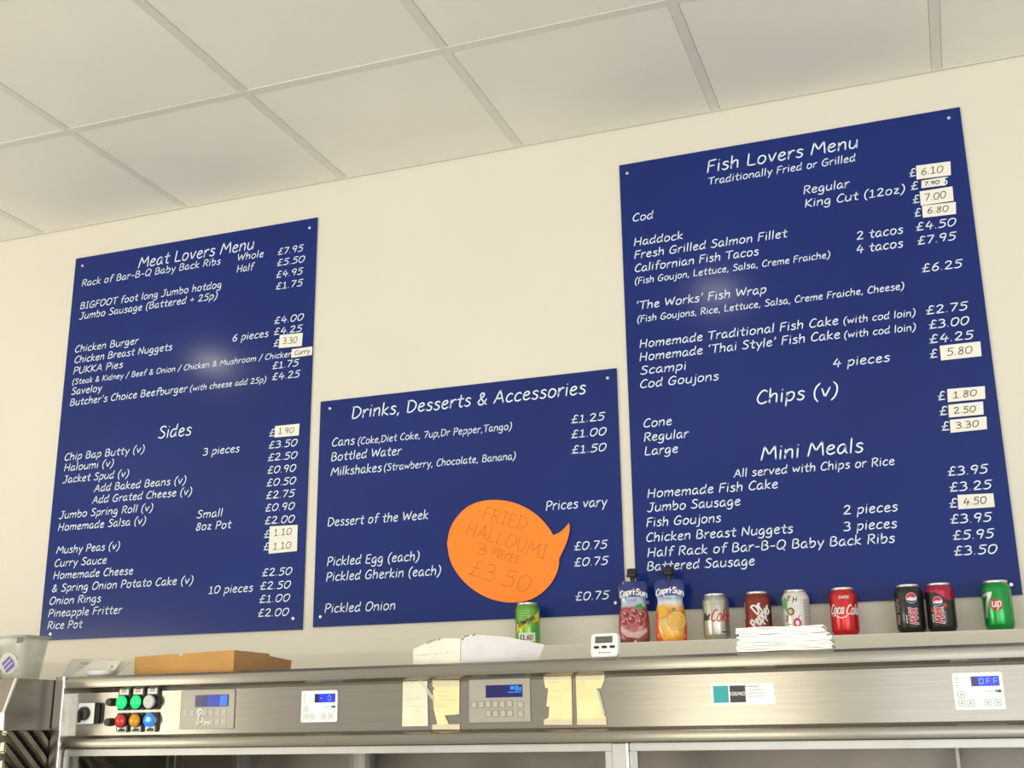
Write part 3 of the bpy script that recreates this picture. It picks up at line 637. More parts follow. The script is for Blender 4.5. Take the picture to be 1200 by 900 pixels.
def controller(x0, x1, z0, z1, disp, txt, lab):
    x0, x1 = lx(x0), lx(x1)
    p = G().prism(rrect(x0, x1, z0, z1, .003), YF-.004, YF).obj('thermostat', WPL, fr, label=lab)
    a, b, c, d = disp; a, b = lx(a), lx(b)
    G().box(a, b, YF-.0048, YF-.0041, c, d).obj('display', BLUEDISP, p)
    f0 = .22 if txt != 'OFF' else .24
    G().box(a+(b-a)*f0, b-(b-a)*.02, YF-.0052, YF-.0049, c+.0006, d-.0006).obj('display_glow', BLUELIT2, p)
    g = G(); n = len(txt)
    for i, ch in enumerate(txt):
        seg7(g, ch, a+(b-a)*(f0+.06+(1-f0)*i/n), c+(d-c)*.22, (b-a)*.13, (d-c)*.56, .0010, YF-.0055)
    g.obj('digits', SEG, p)
    for i in range(3):
        G().cyly(x0+.0068, z1-.0095-.0055*i, .0010, YF-.0045, YF-.0041, 10).obj('indicator', INK, p)
    for kx, kz in ((.0110, .0252), (.0110, .0110), (.0247, .0110), (.0520, .0110), (.0675, .0110)):
        kk = G().prism(rrect(x0+kx-.0048, x0+kx+.0048, z0+kz-.0048, z0+kz+.0048, .0012), YF-.0047, YF-.0041).obj('key', KEYW, p)
        g = G(); ring(g, x0+kx-.0052, x0+kx+.0052, z0+kz-.0052, z0+kz+.0052, .0015, .0006, YF-.0049)
        g.box(x0+kx-.0012, x0+kx+.0012, YF-.0051, YF-.0048, z0+kz-.001, z0+kz+.0014); g.obj('key_print', GREYK, p)
    G().box(x1-.0132, x1-.0090, YF-.0047, YF-.0041, z0+.0272, z0+.0315).obj('logo_square', TEAL, p)
    G().box(x1-.0085, x1-.0042, YF-.0047, YF-.0041, z0+.0272, z0+.0315).obj('logo_square', CHAR, p)
    g = G(); ribbon(g, [(x1-.030, z0+.0293), (x1-.0165, z0+.0293)], .0008, flat(0, 0, YF-.0044)); g.obj('small_print', GREYK, p)
KEYW = mat('key_white', (.70, .72, .70), .4); GREYK = mat('grey_print', (.25, .26, .26), .5)
controller(-1.2608, -1.1790, .0094, .0710, (-1.2301, -1.1838, .0475, .0644), '-0', 'white thermostat showing bright blue display, left of the notes')
controller(-.0118, .0667, .0089, .0693, (.0174, .0614, .0468, .0627), 'OFF', 'white thermostat at right end with display reading OFF')
# maker's plate
mp_ = G().prism([(lx(-.4229), .0636), (lx(-.3105), .0618), (lx(-.3094), .0252), (lx(-.4227), .0258)], YF-.0012, YF).obj('maker_plate', WPL, fr, label='white maker sticker with teal and charcoal squares')
G().box(lx(-.4192), lx(-.3922), YF-.0018, YF-.0013, .0294, .0588).obj('teal_square', TEAL, mp_)
G().box(lx(-.3893), lx(-.3617), YF-.0018, YF-.0013, .0294, .0585).obj('charcoal_square', CHAR, mp_)
write('KIREMKO', .0058, .0262, .0010, flat(lx(-.3888), .0415, YF-.0022), slant=0, jit=0).obj('lettering', WPL, mp_)
g = G()
for i, (a, b) in enumerate(((.003, .022), (.003, .028), (.003, .032), (.003, .030))):
    ribbon(g, [(lx(-.3590)+a, .0565-.0058*i), (lx(-.3590)+b, .0565-.0058*i)], .0013 if i == 0 else .0008, flat(0, 0, YF-.0017))
ribbon(g, [(lx(-.3600), .0572), (lx(-.3592), .0572)], .002, flat(0, 0, YF-.0017))
g.obj('small_print', GREYK, mp_)
# ---------------------------------------------------------------- notes taped to the fascia (their own things)
def note(name, pts, m, label, scr, tape, curl=.0012):
    cx, cz = centroid(pts)
    t = thing(name, label, 'paper note', (cx, -.8832, cz+KT*(cx+.85)), (0, -KT, 0))
    Q = [(x-cx, z-cz) for x, z in pts]
    # sheet slightly buckled away from the steel
    G().prism(Q, -.0022, -.0012).obj('paper_sheet', m, t)
    if scr:
        g = G(); rn = random.Random(label)
        for (u, v, L) in scr:
            P = [(u-cx+L*i/6, v-cz+rn.uniform(-.0016, .0016)) for i in range(7)]
            ribbon(g, smooth_line(P, 2), .0006, flat(0, 0, -.0026))
        g.obj('handwriting', mat('faded_pen', (.42, .38, .27), .6), t)
    for a in tape:
        G().prism([(x-cx, z-cz) for x, z in a], -.0031, -.0027).obj('tape_strip', TAPE, t)
    return t
note('taped_note', [(-1.0349, .0884), (-.9825, .0888), (-.9805, -.0018), (-1.036, -.0018)], OLDW, 'plain white note taped up, leftmost of the four notes on the steel fascia',
     [(-1.030, .080, .018), (-1.028, .050, .030), (-1.029, .036, .034), (-1.012, .028, .012)], [[(-1.005, .089), (-.995, .089), (-.966, .050), (-.970, .045)]])
n2 = note('taped_note', [(-.9712, .0839), (-.9138, .0823), (-.9146, .0196), (-.9242, .0184), (-.9451, .0175), (-.936, .0001), (-.9137, -.0002), (-.9137, -.0095), (-.9711, -.0086), (-.9691, .0006), (-.9606, .0013), (-.9687, .0313), (-.9701, .0636), (-.9665, .0702), (-.9705, .0717)], YELLOW,
     'yellowed note torn at lower right, just left of the outlined touch panel', [(-.962, .062, .034), (-.960, .054, .03), (-.955, .046, .03), (-.960, .034, .02)],
     [[(-.9712, .084), (-.9138, .0825), (-.9138, .071), (-.9705, .0715)], [(-.9712, .001), (-.9137, .001), (-.9137, -.0095), (-.9711, -.0088)]])
note('taped_note', [(-.7423, .09), (-.6858, .0895), (-.6867, -.0043), (-.7423, -.0034), (-.7414, .005), (-.7328, .0097), (-.7311, .0289), (-.7369, .0302), (-.7323, .0628), (-.7383, .0642)], YELLOW,
     'yellowed note with ragged left edge, just right of the outlined touch panel', [(-.728, .074, .02), (-.725, .058, .02)], [[(-.7423, .09), (-.6858, .0895), (-.6858, .0775), (-.7400, .078)], [(-.7423, .0065), (-.6865, .006), (-.6867, -.0043), (-.7423, -.0034)]])
note('taped_note', [(-.6772, .0881), (-.6202, .0876), (-.6219, .0744), (-.6288, .0602), (-.6378, .0604), (-.6265, .0149), (-.6209, .0077), (-.6208, -.0053), (-.6771, -.0044)], YELLOW,
     'yellowed note with ragged right edge, rightmost of the four taped notes', [(-.665, .072, .004)], [[(-.6772, .0881), (-.6202, .0876), (-.6215, .076), (-.6772, .076)], [(-.6772, .006), (-.6212, .006), (-.6208, -.0053), (-.6771, -.0044)],
     [(-.638, .060), (-.633, .058), (-.622, .014), (-.626, .012)]])
# ---------------------------------------------------------------- hood on the left
hood = thing('extractor_hood', 'stainless steel extractor hood with baffle filters at the far left', 'hood', (-1.876, -.9, 0))
g = G(); g.extx([(.5, .104), (-.113, .104), (-.140, .034), (-.137, .000), (.5, .000)], -1.6, 0)
g.obj('hood_shell', STEELD, hood, bev=.001, seg=1)
L_ = [(-.1135, .1045), (-.1405, .034), (-.1375, -.001)]
g = G(); g.extx([(-.1125, .1045), (-.1165, .1045), (-.1435, .034), (-.1405, -.001), (-.1370, -.001), (-.1400, .034)], -.004, .0015)
g.obj('edge_trim', STEELB, hood)
G().box(-1.6, -.02, -.13, .5, -.40, -.385).obj('lower_tray', STEELD, hood)
BAF = mat('baffle_steel', (.27, .24, .18), .35, .9)
BAFD = mat('filter_gap_dark', (.05, .042, .03), .6)  # dark brown backing that shows between the blades
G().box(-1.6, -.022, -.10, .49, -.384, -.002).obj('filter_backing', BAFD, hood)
for i in range(26):      # slanting baffle blades closing the right-hand side
    y0 = -.62+.044*i
    SL = .36; pa = [(y0, -.003), (y0+.027, -.003), (y0+.027+SL, -.30), (y0+SL, -.30)]
    Q = []                      # clip the blade to the frame of the side
    for (a, c), (a2, c2) in zip(pa, pa[1:]+pa[:1]):
        if a >= -.128: Q.append((a, c))
        if (a >= -.128) != (a2 >= -.128):
            s_ = (-.128-a)/(a2-a); Q.append((-.128, c+(c2-c)*s_))
    if len(Q) < 3 or max(q[0] for q in Q) > .48: continue
    g = G(); g.extx(Q, -.016, .0)
    g.obj('baffle_blade', BAF, hood, bev=.003, seg=2)
# ---------------------------------------------------------------- clear tubs on the hood
def tub(x, y, label, wide=.086, low=.064, h=.094, tag_=True):
    t = thing('plastic_tub', label, 'tub', (x, y, .1045))
    def sec(s, z): return [(a, b, z) for a, b in rrect(-s/2, s/2, -s/2, s/2, .012)]
    def shell(name, levels, m):
        g = G(); n = len(sec(1, 0)); vs = []; fs = []
        for s, z in levels: vs += sec(s, z)
        for j in range(len(levels)-1):
            for i in range(n): fs.append((j*n+i, j*n+(i+1) % n, (j+1)*n+(i+1) % n, (j+1)*n+i))
        fs.append(tuple(range(n))[::-1])
        g.add(vs, fs); g.obj(name, m, t, smooth=True, auto=50)
    shell('tub_wall', [(low-.006, .0), (low, .003), (wide-.004, h-.004), (wide-.008, h-.005), (low-.004, .006)], TUB)
    g = G(); n = len(sec(1, 0)); vs = sec(wide-.004, h-.006)+sec(wide+.003, h-.005)+sec(wide+.003, h)+sec(wide-.004, h)
    g.add(vs, [(j*n+i, j*n+(i+1) % n, ((j+1) % 4)*n+(i+1) % n, ((j+1) % 4)*n+i) for j in range(4) for i in range(n)])
    g.obj('tub_rim', TUBR, t, smooth=True, auto=50)
    if tag_:
        f = lambda u, v: (u, -low/2-.0012-(v-.003)/(h-.007)*(wide-.004-low)/2, v)
        lay = lambda u, v, e: (f(u, v)[0], f(u, v)[1]-e, v)
        g = G(); c = (-.002, .034); pts = [(c[0]+.024*math.cos(a), c[1]+.023*math.sin(a)) for a in [2*math.pi*i/28 for i in range(28)]]
        g.add([lay(u, v, .0005) for u, v in pts], [tuple(range(28))]); g.obj('label_disc', mat('tub_label', (.50, .50, .46), .5), t)
        a = math.radians(35); R_ = lambda u, v: (c[0]+u*math.cos(a)-v*math.sin(a), c[1]-.002+u*math.sin(a)+v*math.cos(a))
        q = [R_(-.014, -.013), R_(.013, -.014), R_(.016, 0), R_(.012, .013), R_(-.013, .012)]
        g = G(); g.add([lay(u, v, .0012) for u, v in q], [tuple(range(5))]); g.obj('purple_label', mat('purple_print', (.13, .09, .33), .5), t)
        g = G()
        for k in (-.006, .003):
            P0, P1 = R_(-.013, k), R_(.012, k+.002); ribbon(g, [P0, P1], .0016, lambda u, v: lay(u, v, .0018))
        for k in range(5):
            P0, P1 = (.0215+.002*(k % 2), .022+.004*k), (.0265+.001*(k % 3), .024+.004*k); ribbon(g, [P0, P1], .0012, lambda u, v: lay(u, v, .0018))
        g.obj('label_print', PAPER, t)
        g = G(); g.add([lay(u, v, .0005) for u, v in ((.018, .076), (.036, .078), (.036, .089), (.019, .088))], [(0, 1, 2, 3)])
        g.obj('grey_tab', mat('grey_tab', (.12, .12, .12), .5), t)
    return t
tub(-1.940, -.935, 'clear square plastic tub with a purple label on top of the hood')
tub(-2.046, -.93, 'clear plastic tub cut off by the left edge of the frame', tag_=False)
# ---------------------------------------------------------------- things on the steel top
# leaflets
lf = thing('leaflet_bundle', 'loose bundle of printed white leaflets at the left end of the steel top', 'leaflets', (-1.815, -.86, rtop(-1.815)), (0, -KT, 0))
LF = mat('leaflet_paper', (.60, .58, .50), .6, noise=.05, nscale=40); LG = mat('leaflet_grey_paper', (.52, .50, .44), .6)
def sheet(pts, th, nm, m, parent):
    """pts: 4 (x,y,z) corners of a sheet, thickened along its normal"""
    a, b, c, d = map(Vector, pts); n = (b-a).cross(d-a).normalized()*th
    g = G(); g.add([a, b, c, d, a+n, b+n, c+n, d+n], [(0, 3, 2, 1), (4, 5, 6, 7), (0, 1, 5, 4), (1, 2, 6, 5), (2, 3, 7, 6), (3, 0, 4, 7)])
    return g.obj(nm, m, parent)
sheet([(-.082, .030, .001), (.058, .020, .001), (.075, .040, .030), (-.078, .055, .044)], .0012, 'leaflet', LF, lf)
sheet([(-.086, .012, .001), (.030, .004, .001), (.044, .020, .037), (-.078, .032, .043)], .0012, 'leaflet', LG, lf)
sheet([(-.050, .000, .001), (.060, -.002, .001), (.072, .014, .031), (.000, .016, .038)], .0012, 'leaflet', LF, lf)
g = G()
for (x0, x1, z) in ((-.045, .000, .033), (-.042, .002, .030), (-.050, -.010, .0225)):
    ribbon(g, [(x0, z), (x1, z-.002)], .0012, lambda u, v: (u, .0045+v*.42, v))
g.obj('leaflet_print', GREYK, lf); g = G()
for (x, z) in ((.052, .021), (.050, .012)):
    ribbon(g, [(x, z), (x+.004, z)], .005, lambda u, v: (u, -.0045+v*.45, v), cap=False)
g.obj('leaflet_print', GREYK, lf)
ds = thing('small_dish', 'small shallow white dish on the steel top in front of the leaflets', 'dish', (-1.782, -.889+.020, rtop(-1.782)), (0, -KT, 0))
g = G(); g.lathe([(.018, 0), (.030, .004), (.034, .011), (.0325, .0115), (.028, .006), (.016, .003)], 32); o = g.obj('dish_bowl', WPL, ds, smooth=True, auto=60)
o.scale = (1, .6, 1)
# cardboard pizza box, closed, corner towards the viewer
px, py = -1.442, -.862
th = math.atan2(.05, -.295)
pb = thing('cardboard_box', 'flat brown cardboard takeaway box standing left on the steel top', 'box', (px, py, rtop(px)), (0, -KT, 0))
ex = Vector((-.2800, .0370, 0)); ey = Vector((.004, .225, 0)); hz = .0445
def P3(a, b, z): v = ex*a+ey*b; return (v.x, v.y, z)
out = 0.0
g = G()   # front wall with thumb notch
fw = [(0, .001), (1, .001), (1.01, hz-.003), (.57, hz-.001), (.555, hz-.006), (.535, hz-.008), (.515, hz-.006), (.50, hz-.001), (0, hz)]
n = len(fw); g.add([P3(a, 0, z) for a, z in fw]+[P3(a, .012, z) for a, z in fw], [tuple(range(n)), tuple(range(2*n-1, n-1, -1))]+[(i, (i+1) % n, (i+1) % n+n, i+n) for i in range(n)])
g.obj('front_wall', KRAFT, pb)
g = G()   # right wall, lid edge drops a little at the back
fw = [(0.001, .001), (1, .001), (1.03, hz-.012), (.62, hz-.006), (.60, hz-.001), (0.001, hz)]
n = len(fw); g.add([P3(0, a, z) for a, z in fw]+[P3(.010, a, z) for a, z in fw], [tuple(range(n)), tuple(range(2*n-1, n-1, -1))]+[(i, (i+1) % n, (i+1) % n+n, i+n) for i in range(n)])
g.obj('side_wall', mat('brown_card_side', (.43, .235, .10), .7, noise=.06, nscale=14), pb)
g = G(); g.add([P3(.012, .014, .002), P3(1, .014, .002), P3(1, 1, .002), P3(.012, 1, .002), P3(.012, .014, hz-.014), P3(1, .014, hz-.014), P3(1, 1, hz-.016), P3(.012, 1, hz-.016)], [(0,3,2,1),(4,5,6,7),(0,1,5,4),(1,2,6,5),(2,3,7,6),(3,0,4,7)])
g.obj('box_tray', KRAFT, pb)
# white carton with torn edges
wb = thing('white_carton', 'crumpled white card carton with torn top edges, in front of the green and yellow can', 'box', (-.917, -.868, rtop(-.917)), (0, -KT, 0))
WC = mat('white_card', (.72, .70, .70), .65, noise=.05, nscale=18, bump=.6, bscale=25); WC2 = mat('cream_white_card', (.82, .79, .68), .7, noise=.04, nscale=18)  # left side and lid are a creamier white than the front
def wallp(name, base, top, m, th=.0012, parent=None):
    n = len(base); g = G(); nv = Vector((base[-1][1]-base[0][1], -(base[-1][0]-base[0][0]), 0)).normalized()*-th
    F = [Vector(p) for p in base]+[Vector(p) for p in top]; B = [v+nv for v in F]
    fs = [(i, i+1, n+i+1, n+i) for i in range(n-1)]; m2 = 2*n
    fs += [tuple(m2+k for k in f[::-1]) for f in fs[:]]
    fs += [(n+i, n+i+1, m2+n+i+1, m2+n+i) for i in range(n-1)]+[(0, n, m2+n, m2), (n-1, m2+n-1, m2+2*n-1, 2*n-1)]
    g.add(F+B, fs); return g.obj(name, m, parent)
wallp('left_side', [(-.125, .045, .001), (-.08, .03, .001), (-.04, .014, .001), (0, 0, .001)], [(-.128, .050, .034), (-.085, .034, .0465), (-.042, .016, .0505), (0, .002, .0470)], WC2, parent=wb)
wallp('front_side', [(0, 0, .001), (.040, .012, .001), (.08, .025, .001), (.115, .040, .001), (.142, .050, .001)], [(0, .002, .0470), (.010, -.002, .0545), (.04, .010, .0530), (.085, .022, .0490), (.155, .052, .0330)], WC, parent=wb)
g = G(); g.add([(0, .002, .046), (.085, .024, .0475), (.145, .056, .030), (.11, .17, .030), (.04, .16, .046), (-.128, .052, .033)], [(0, 1, 2, 3, 4, 5)]); g.obj('sagging_lid', WC2, wb)
g = G(); rn = random.Random(5)
for (x, z) in ((-.088, .0440), (-.083, .0460), (-.077, .0475), (-.070, .0485), (-.058, .0495)):
    ribbon(g, [(x, z-.002), (x+.003, z+.0015)], .0016, lambda u, v: (u, -u*.36-.0012, v))
for (x, z) in ((.002, .046), (.007, .051), (.012, .0525), (.024, .0535)):
    ribbon(g, [(x, z-.001), (x+.004, z+.001)], .0018, lambda u, v: (u, u*.24-.0045, v))
ribbon(g, [(-.0015, .003), (-.0005, .045)], .0009, lambda u, v: (u, -.0020, v))
g.obj('torn_edge', CHAR, wb)
g = G()
for i, ww in enumerate((.012, .016, .008, .010, .007, .009, .006)):
    x = -.118+.0158*i
    for k in range(int(ww/.0024)):
        ribbon(g, [(x+.0024*k, .0195+.02*(x+.118)), (x+.0024*k+.0008, .0215+.02*(x+.118))], .0007, lambda u, v: (u, -u*.36-.0018, v), cap=False)
g.obj('small_print', GREYK, wb)
# kitchen timer
tm = thing('kitchen_timer', 'small white digital kitchen timer standing on the steel top', 'timer', (-.622, -.874, rtop(-.622)), (math.radians(-8), -KT, math.radians(-6)))
G().prism(rrect(-.0275, .0275, .0005, .0445, .007), -.006, .008).obj('timer_case', WPL, tm, bev=.0015, seg=2)
G().box(-.0185, .0165, -.0068, -.0061, .0265, .0390).obj('timer_screen', mat('lcd_grey_green', (.085, .10, .08), .3), tm)
g = G()
for i, c_ in enumerate('88888'): seg7(g, '8', -.0165+.0066*i, .0285, .0042, .0085, .0007, -.0071)
g.obj('screen_digits', mat('lcd_dim_digits', (.17, .19, .15), .4), tm)
for x in (-.0155, .0005, .0165):
    G().prism(rrect(x-.0052, x+.0052, .0165, .0212, .002), -.0080, -.0061).obj('timer_button', DARK, tm)
g = G()
for i in range(7): ribbon(g, [(-.006+.0028*i, .0085), (-.0045+.0028*i, .0085)], .0018, flat(0, 0, -.0064), cap=False)
ribbon(g, [(-.0095, .0080), (-.0085, .0095)], .002, flat(0, 0, -.0064)); g.obj('small_print', INK, tm)
# pile of folded white papers
nk = thing('paper_pile', 'pile of folded white wrapping papers on the steel top before the cans', 'papers', (-.289, -.85, rtop(-.289)), (0, -KT, math.radians(2)))
rn = random.Random(11); zz = .0005
NP = mat('wrapping_paper', (.88, .87, .85), .75, noise=.03, nscale=30)
for k in range(13):
    w0 = -.083+rn.uniform(-.003, .004)+.0006*k*.3; w1 = .083+rn.uniform(-.005, .003)-(.0018*max(0, k-5)); t_ = rn.uniform(.0026, .0036)
    nx = 12; ph = rn.uniform(0, 6); am = rn.uniform(.0002, .0006)
    g = G(); vs = []; fs = []
    yf = -.040+rn.uniform(-.003, .003); yb_ = .06
    for i in range(nx+1):
        x = w0+(w1-w0)*i/nx; dz = am*math.sin(ph+i*.9)+.0006*math.sin(i*.55)*k/13
        for (y, z) in ((yf+.0006, zz+dz), (yf, zz+t_/2+dz), (yf+.0006, zz+t_+dz), (yb_, zz+t_+dz), (yb_, zz+dz)): vs.append((x, y, z))
    for i in range(nx):
        for j in range(5): a = i*5+j; b = i*5+(j+1) % 5; fs.append((a, b, b+5, a+5)[::-1])
    fs += [(0, 1, 2, 3, 4), tuple(nx*5+j for j in (4, 3, 2, 1, 0))]
    g.add(vs, fs); g.obj('folded_paper', NP, nk, smooth=True, auto=35)
    zz += t_+.00015
# ---------------------------------------------------------------- cans on the ledge
RC = .0331; HC = .1152; LZ = .193
CANP = [(.0235, .0030), (.0250, .0006), (.0262, .0004), (.0290, .0060), (.0322, .0110), (RC, .0150), (RC, .0960), (.0325, .0985), (.0285, .1060), (.0266, .1095)]
LIDP = [(.0264, .1093), (.0272, .1105), (.0275, .1145), (.0268, .1152), (.0256, .1150), (.0250, .1105), (.0246, .1095), (.010, .1097), (.001, .1098)]
can_mesh = G().lathe([p for p in CANP], 40, cap=True).mesh('can_body', smooth=True, auto=70)
lid_mesh = G().lathe(LIDP, 40, cap=True).mesh('can_lid', smooth=True, auto=50)
tab_mesh = G().prism(rrect(-.0085, .0085, -.011, .011, .006), 0, .0008).mesh('pull_tab')
LIDM = mat('can_lid_aluminium', (.75, .75, .74), .3, .9)
def wrap(R_, off=0):    # u runs round the can from its front (-y), v is height
    return lambda u, v: ((R_)*math.sin(u/RC+off), -(R_)*math.cos(u/RC+off), v)
def fillw(pts, m, name, parent, R_=RC+.0004, off=0, rings=4):
    cx, cz = centroid(pts); f = wrap(R_, off); g = G(); n = len(pts); vs = [f(cx, cz)]; fs = []
    for k in range(1, rings+1): vs += [f(cx+(x-cx)*k/rings, cz+(z-cz)*k/rings) for x, z in pts]
    for i in range(n): fs.append((0, 1+i, 1+(i+1) % n))
    for k in range(rings-1):
        for i in range(n): fs.append((1+k*n+i, 1+(k+1)*n+i, 1+(k+1)*n+(i+1) % n, 1+k*n+(i+1) % n))
    g.add(vs, fs); return g.obj(name, m, parent, smooth=True)
def rect(u0, u1, v0, v1, n=8):
    return [(u0+(u1-u0)*i/n, v0) for i in range(n)]+[(u1, v0+(v1-v0)*i/n) for i in range(n)]+[(u1-(u1-u0)*i/n, v1) for i in range(n)]+[(u0, v1-(v1-v0)*i/n) for i in range(n)]
def circ(cx, cz, r, n=24, a0=0, a1=360, r2=None):
    r2 = r2 or r
    return [(cx+r*math.cos(math.radians(a0+(a1-a0)*i/n)), cz+r2*math.sin(math.radians(a0+(a1-a0)*i/n))) for i in range(n)]
def can(x, label, body, y=-.066, extra_tilt=0):
    t = thing('drink_can', label, 'drink can', (x, y, LZ), (0, 0, math.atan2(x, 3.0772+y)*-1))
    # rotate so that the front of the can looks at the viewer's side of the shop
    b = link('can_body', can_mesh.copy(), None, t); b.data.materials.clear(); b.data.materials.append(body)
    link('can_lid', lid_mesh, LIDM, t); o = link('pull_tab', tab_mesh, LIDM, t, (0, 0, .1125)); o.rotation_euler = (math.radians(90), 0, 0)
    return t
def cm(name, c, r=.28, met=.45): return mat(name, c, r, met, coat=.3, noise=.03, nscale=12)
def wtext(s, cap, width, wd, u0, v0, m, parent, off=0, ang=0, slant=.1, R_=RC+.0008, jit=0):
    ca, sa = math.cos(ang), math.sin(ang); f = wrap(R_, off)
    return write(s, cap, width, wd, lambda u, v: f(u0+u*ca-v*sa, v0+u*sa+v*ca), slant=slant, sub=.002, jit=jit).obj('can_lettering', m, parent)
MW = mat('can_white_print', (.85, .85, .83), .35); MR = mat('can_red_print', (.62, .02, .03), .35); MK = mat('can_black_print', (.015, .015, .015), .35)
MB = mat('can_blue_print', (.02, .06, .35), .35); MY = mat('can_yellow_print', (.75, .58, .03), .35); MG = mat('can_green_print', (.06, .36, .06), .35); MS = mat('can_silver_print', (.55, .55, .55), .3, .6)
# green and yellow tonic style can with price label
t = can(-1.0600, 'green and yellow soft drink can with a handwritten £1.60 label', cm('can_light_green', (.16, .42, .05)))
fillw([(-.034, .036), (-.010, .040), (.036, .066), (.036, .094), (.004, .078), (-.034, .060)], MY, 'yellow_band', t)
wtext('Schweppes', .013, .052, .0019, -.026, .050, MK, t, ang=.42, slant=.25, R_=RC+.0012)
fillw(rect(.014, .034, .020, .050), MG, 'green_panel', t)
for i, (a, b) in enumerate(((-.014, .006), (-.016, .004), (-.012, .006))):
    wtext('-----', .006, b-a, .0009, a, .078+.006*i, MW, t)
fillw(rect(-.026, .020, .013, .036, 6), STICK, 'price_label', t, R_=RC+.0010)
wtext('£1.60', .0125, .034, .0019, -.022, .018, INK, t, R_=RC+.0016, slant=.05)
# silver diet cola
t = can(-.5580, 'silver diet cola can with red script, leftmost can right of the pouches', cm('can_silver', (.50, .50, .43), .3, .75))
wtext('Coke', .028, .052, .0030, -.012, .046, MR, t, slant=.35)
wtext('Diet', .016, .020, .0026, -.036, .050, MK, t, slant=.3)
wtext('------', .005, .036, .0009, -.018, .086, GREYK, t)
wtext('--', .004, .010, .003, .014, .018, MK, t)
# maroon pepper cola
t = can(-.4530, 'dark red soft drink can with slanting white lettering behind the paper pile', cm('can_maroon', (.23, .022, .014), .3, .35))
fillw([(-.002, .016), (.040, .016), (.040, .090), (.034, .088)], mat('can_dark_maroon', (.06, .012, .012), .35), 'dark_swoosh', t)
wtext('Dr', .024, .022, .0044, -.002, .058, MW, t, ang=.75, slant=.1, R_=RC+.0014)
wtext('Pepper', .022, .062, .0040, -.006, .024, MW, t, ang=.85, slant=.1, R_=RC+.0014)
fillw(rect(-.046, -.036, .050, .092), MS, 'side_print', t)
# white can with coloured marks
t = can(-.3600, 'white soft drink can with scattered coloured symbols behind the paper pile', mat('can_white', (.72, .71, .66), .3, .15, coat=.4))
fillw([(-.046, .060), (-.024, .062), (-.020, .092), (-.030, .098), (-.046, .094)], mat('can_pale_green', (.16, .42, .18), .4), 'green_patch', t)
fillw(circ(-.014, .062, .0095), mat('can_purple_print', (.10, .06, .22), .4), 'purple_ring', t)
fillw(circ(-.014, .062, .0060), MY, 'ring_centre', t, R_=RC+.0008)
fillw(circ(.001, .034, .0095, r2=.012), mat('can_pink_print', (.62, .03, .12), .4), 'pink_ring', t)
fillw(circ(.001, .034, .0045, r2=.006), MW, 'ring_hole', t, R_=RC+.0008)
wtext('Y', .012, .008, .0020, -.020, .088, MK, t); wtext('H', .012, .009, .0016, -.006, .084, MK, t)
fillw(circ(-.002, .082, .007), MS, 'grey_ring', t, R_=RC+.0003)
wtext('J', .012, .006, .0024, -.028, .040, MK, t); wtext('---', .008, .014, .0016, -.026, .028, GREYK, t)
wtext('/', .006, .004, .0016, .004, .046, MK, t)
g_ = rect(.020, .046, .028, .092); fillw(g_, mat('can_grey_block', (.42, .41, .40), .4), 'text_block', t)
for i in range(7): wtext('------', .004, .020, .0010, .023, .034+.0085*i, MW, t)
# red cola
t = can(-.2460, 'red cola can with white script standing alone right of the paper pile', cm('can_red', (.60, .018, .022)))
wtext('Coca', .022, .034, .0030, -.034, .052, MW, t, slant=.35, R_=RC+.0008)
wtext('Cola', .022, .034, .0030, .006, .050, MW, t, slant=.35, R_=RC+.0008)
ribbon_g = G(); f = wrap(RC+.0008)
ribbon(ribbon_g, smooth_line([(-.030, .047), (-.022, .0485), (-.014, .044), (-.004, .042), (.006, .047)]), .0022, f, sub=.002); ribbon_g.obj('wave_line', MW, t)
wtext('CLASSIC', .006, .024, .0011, -.010, .088, MW, t)
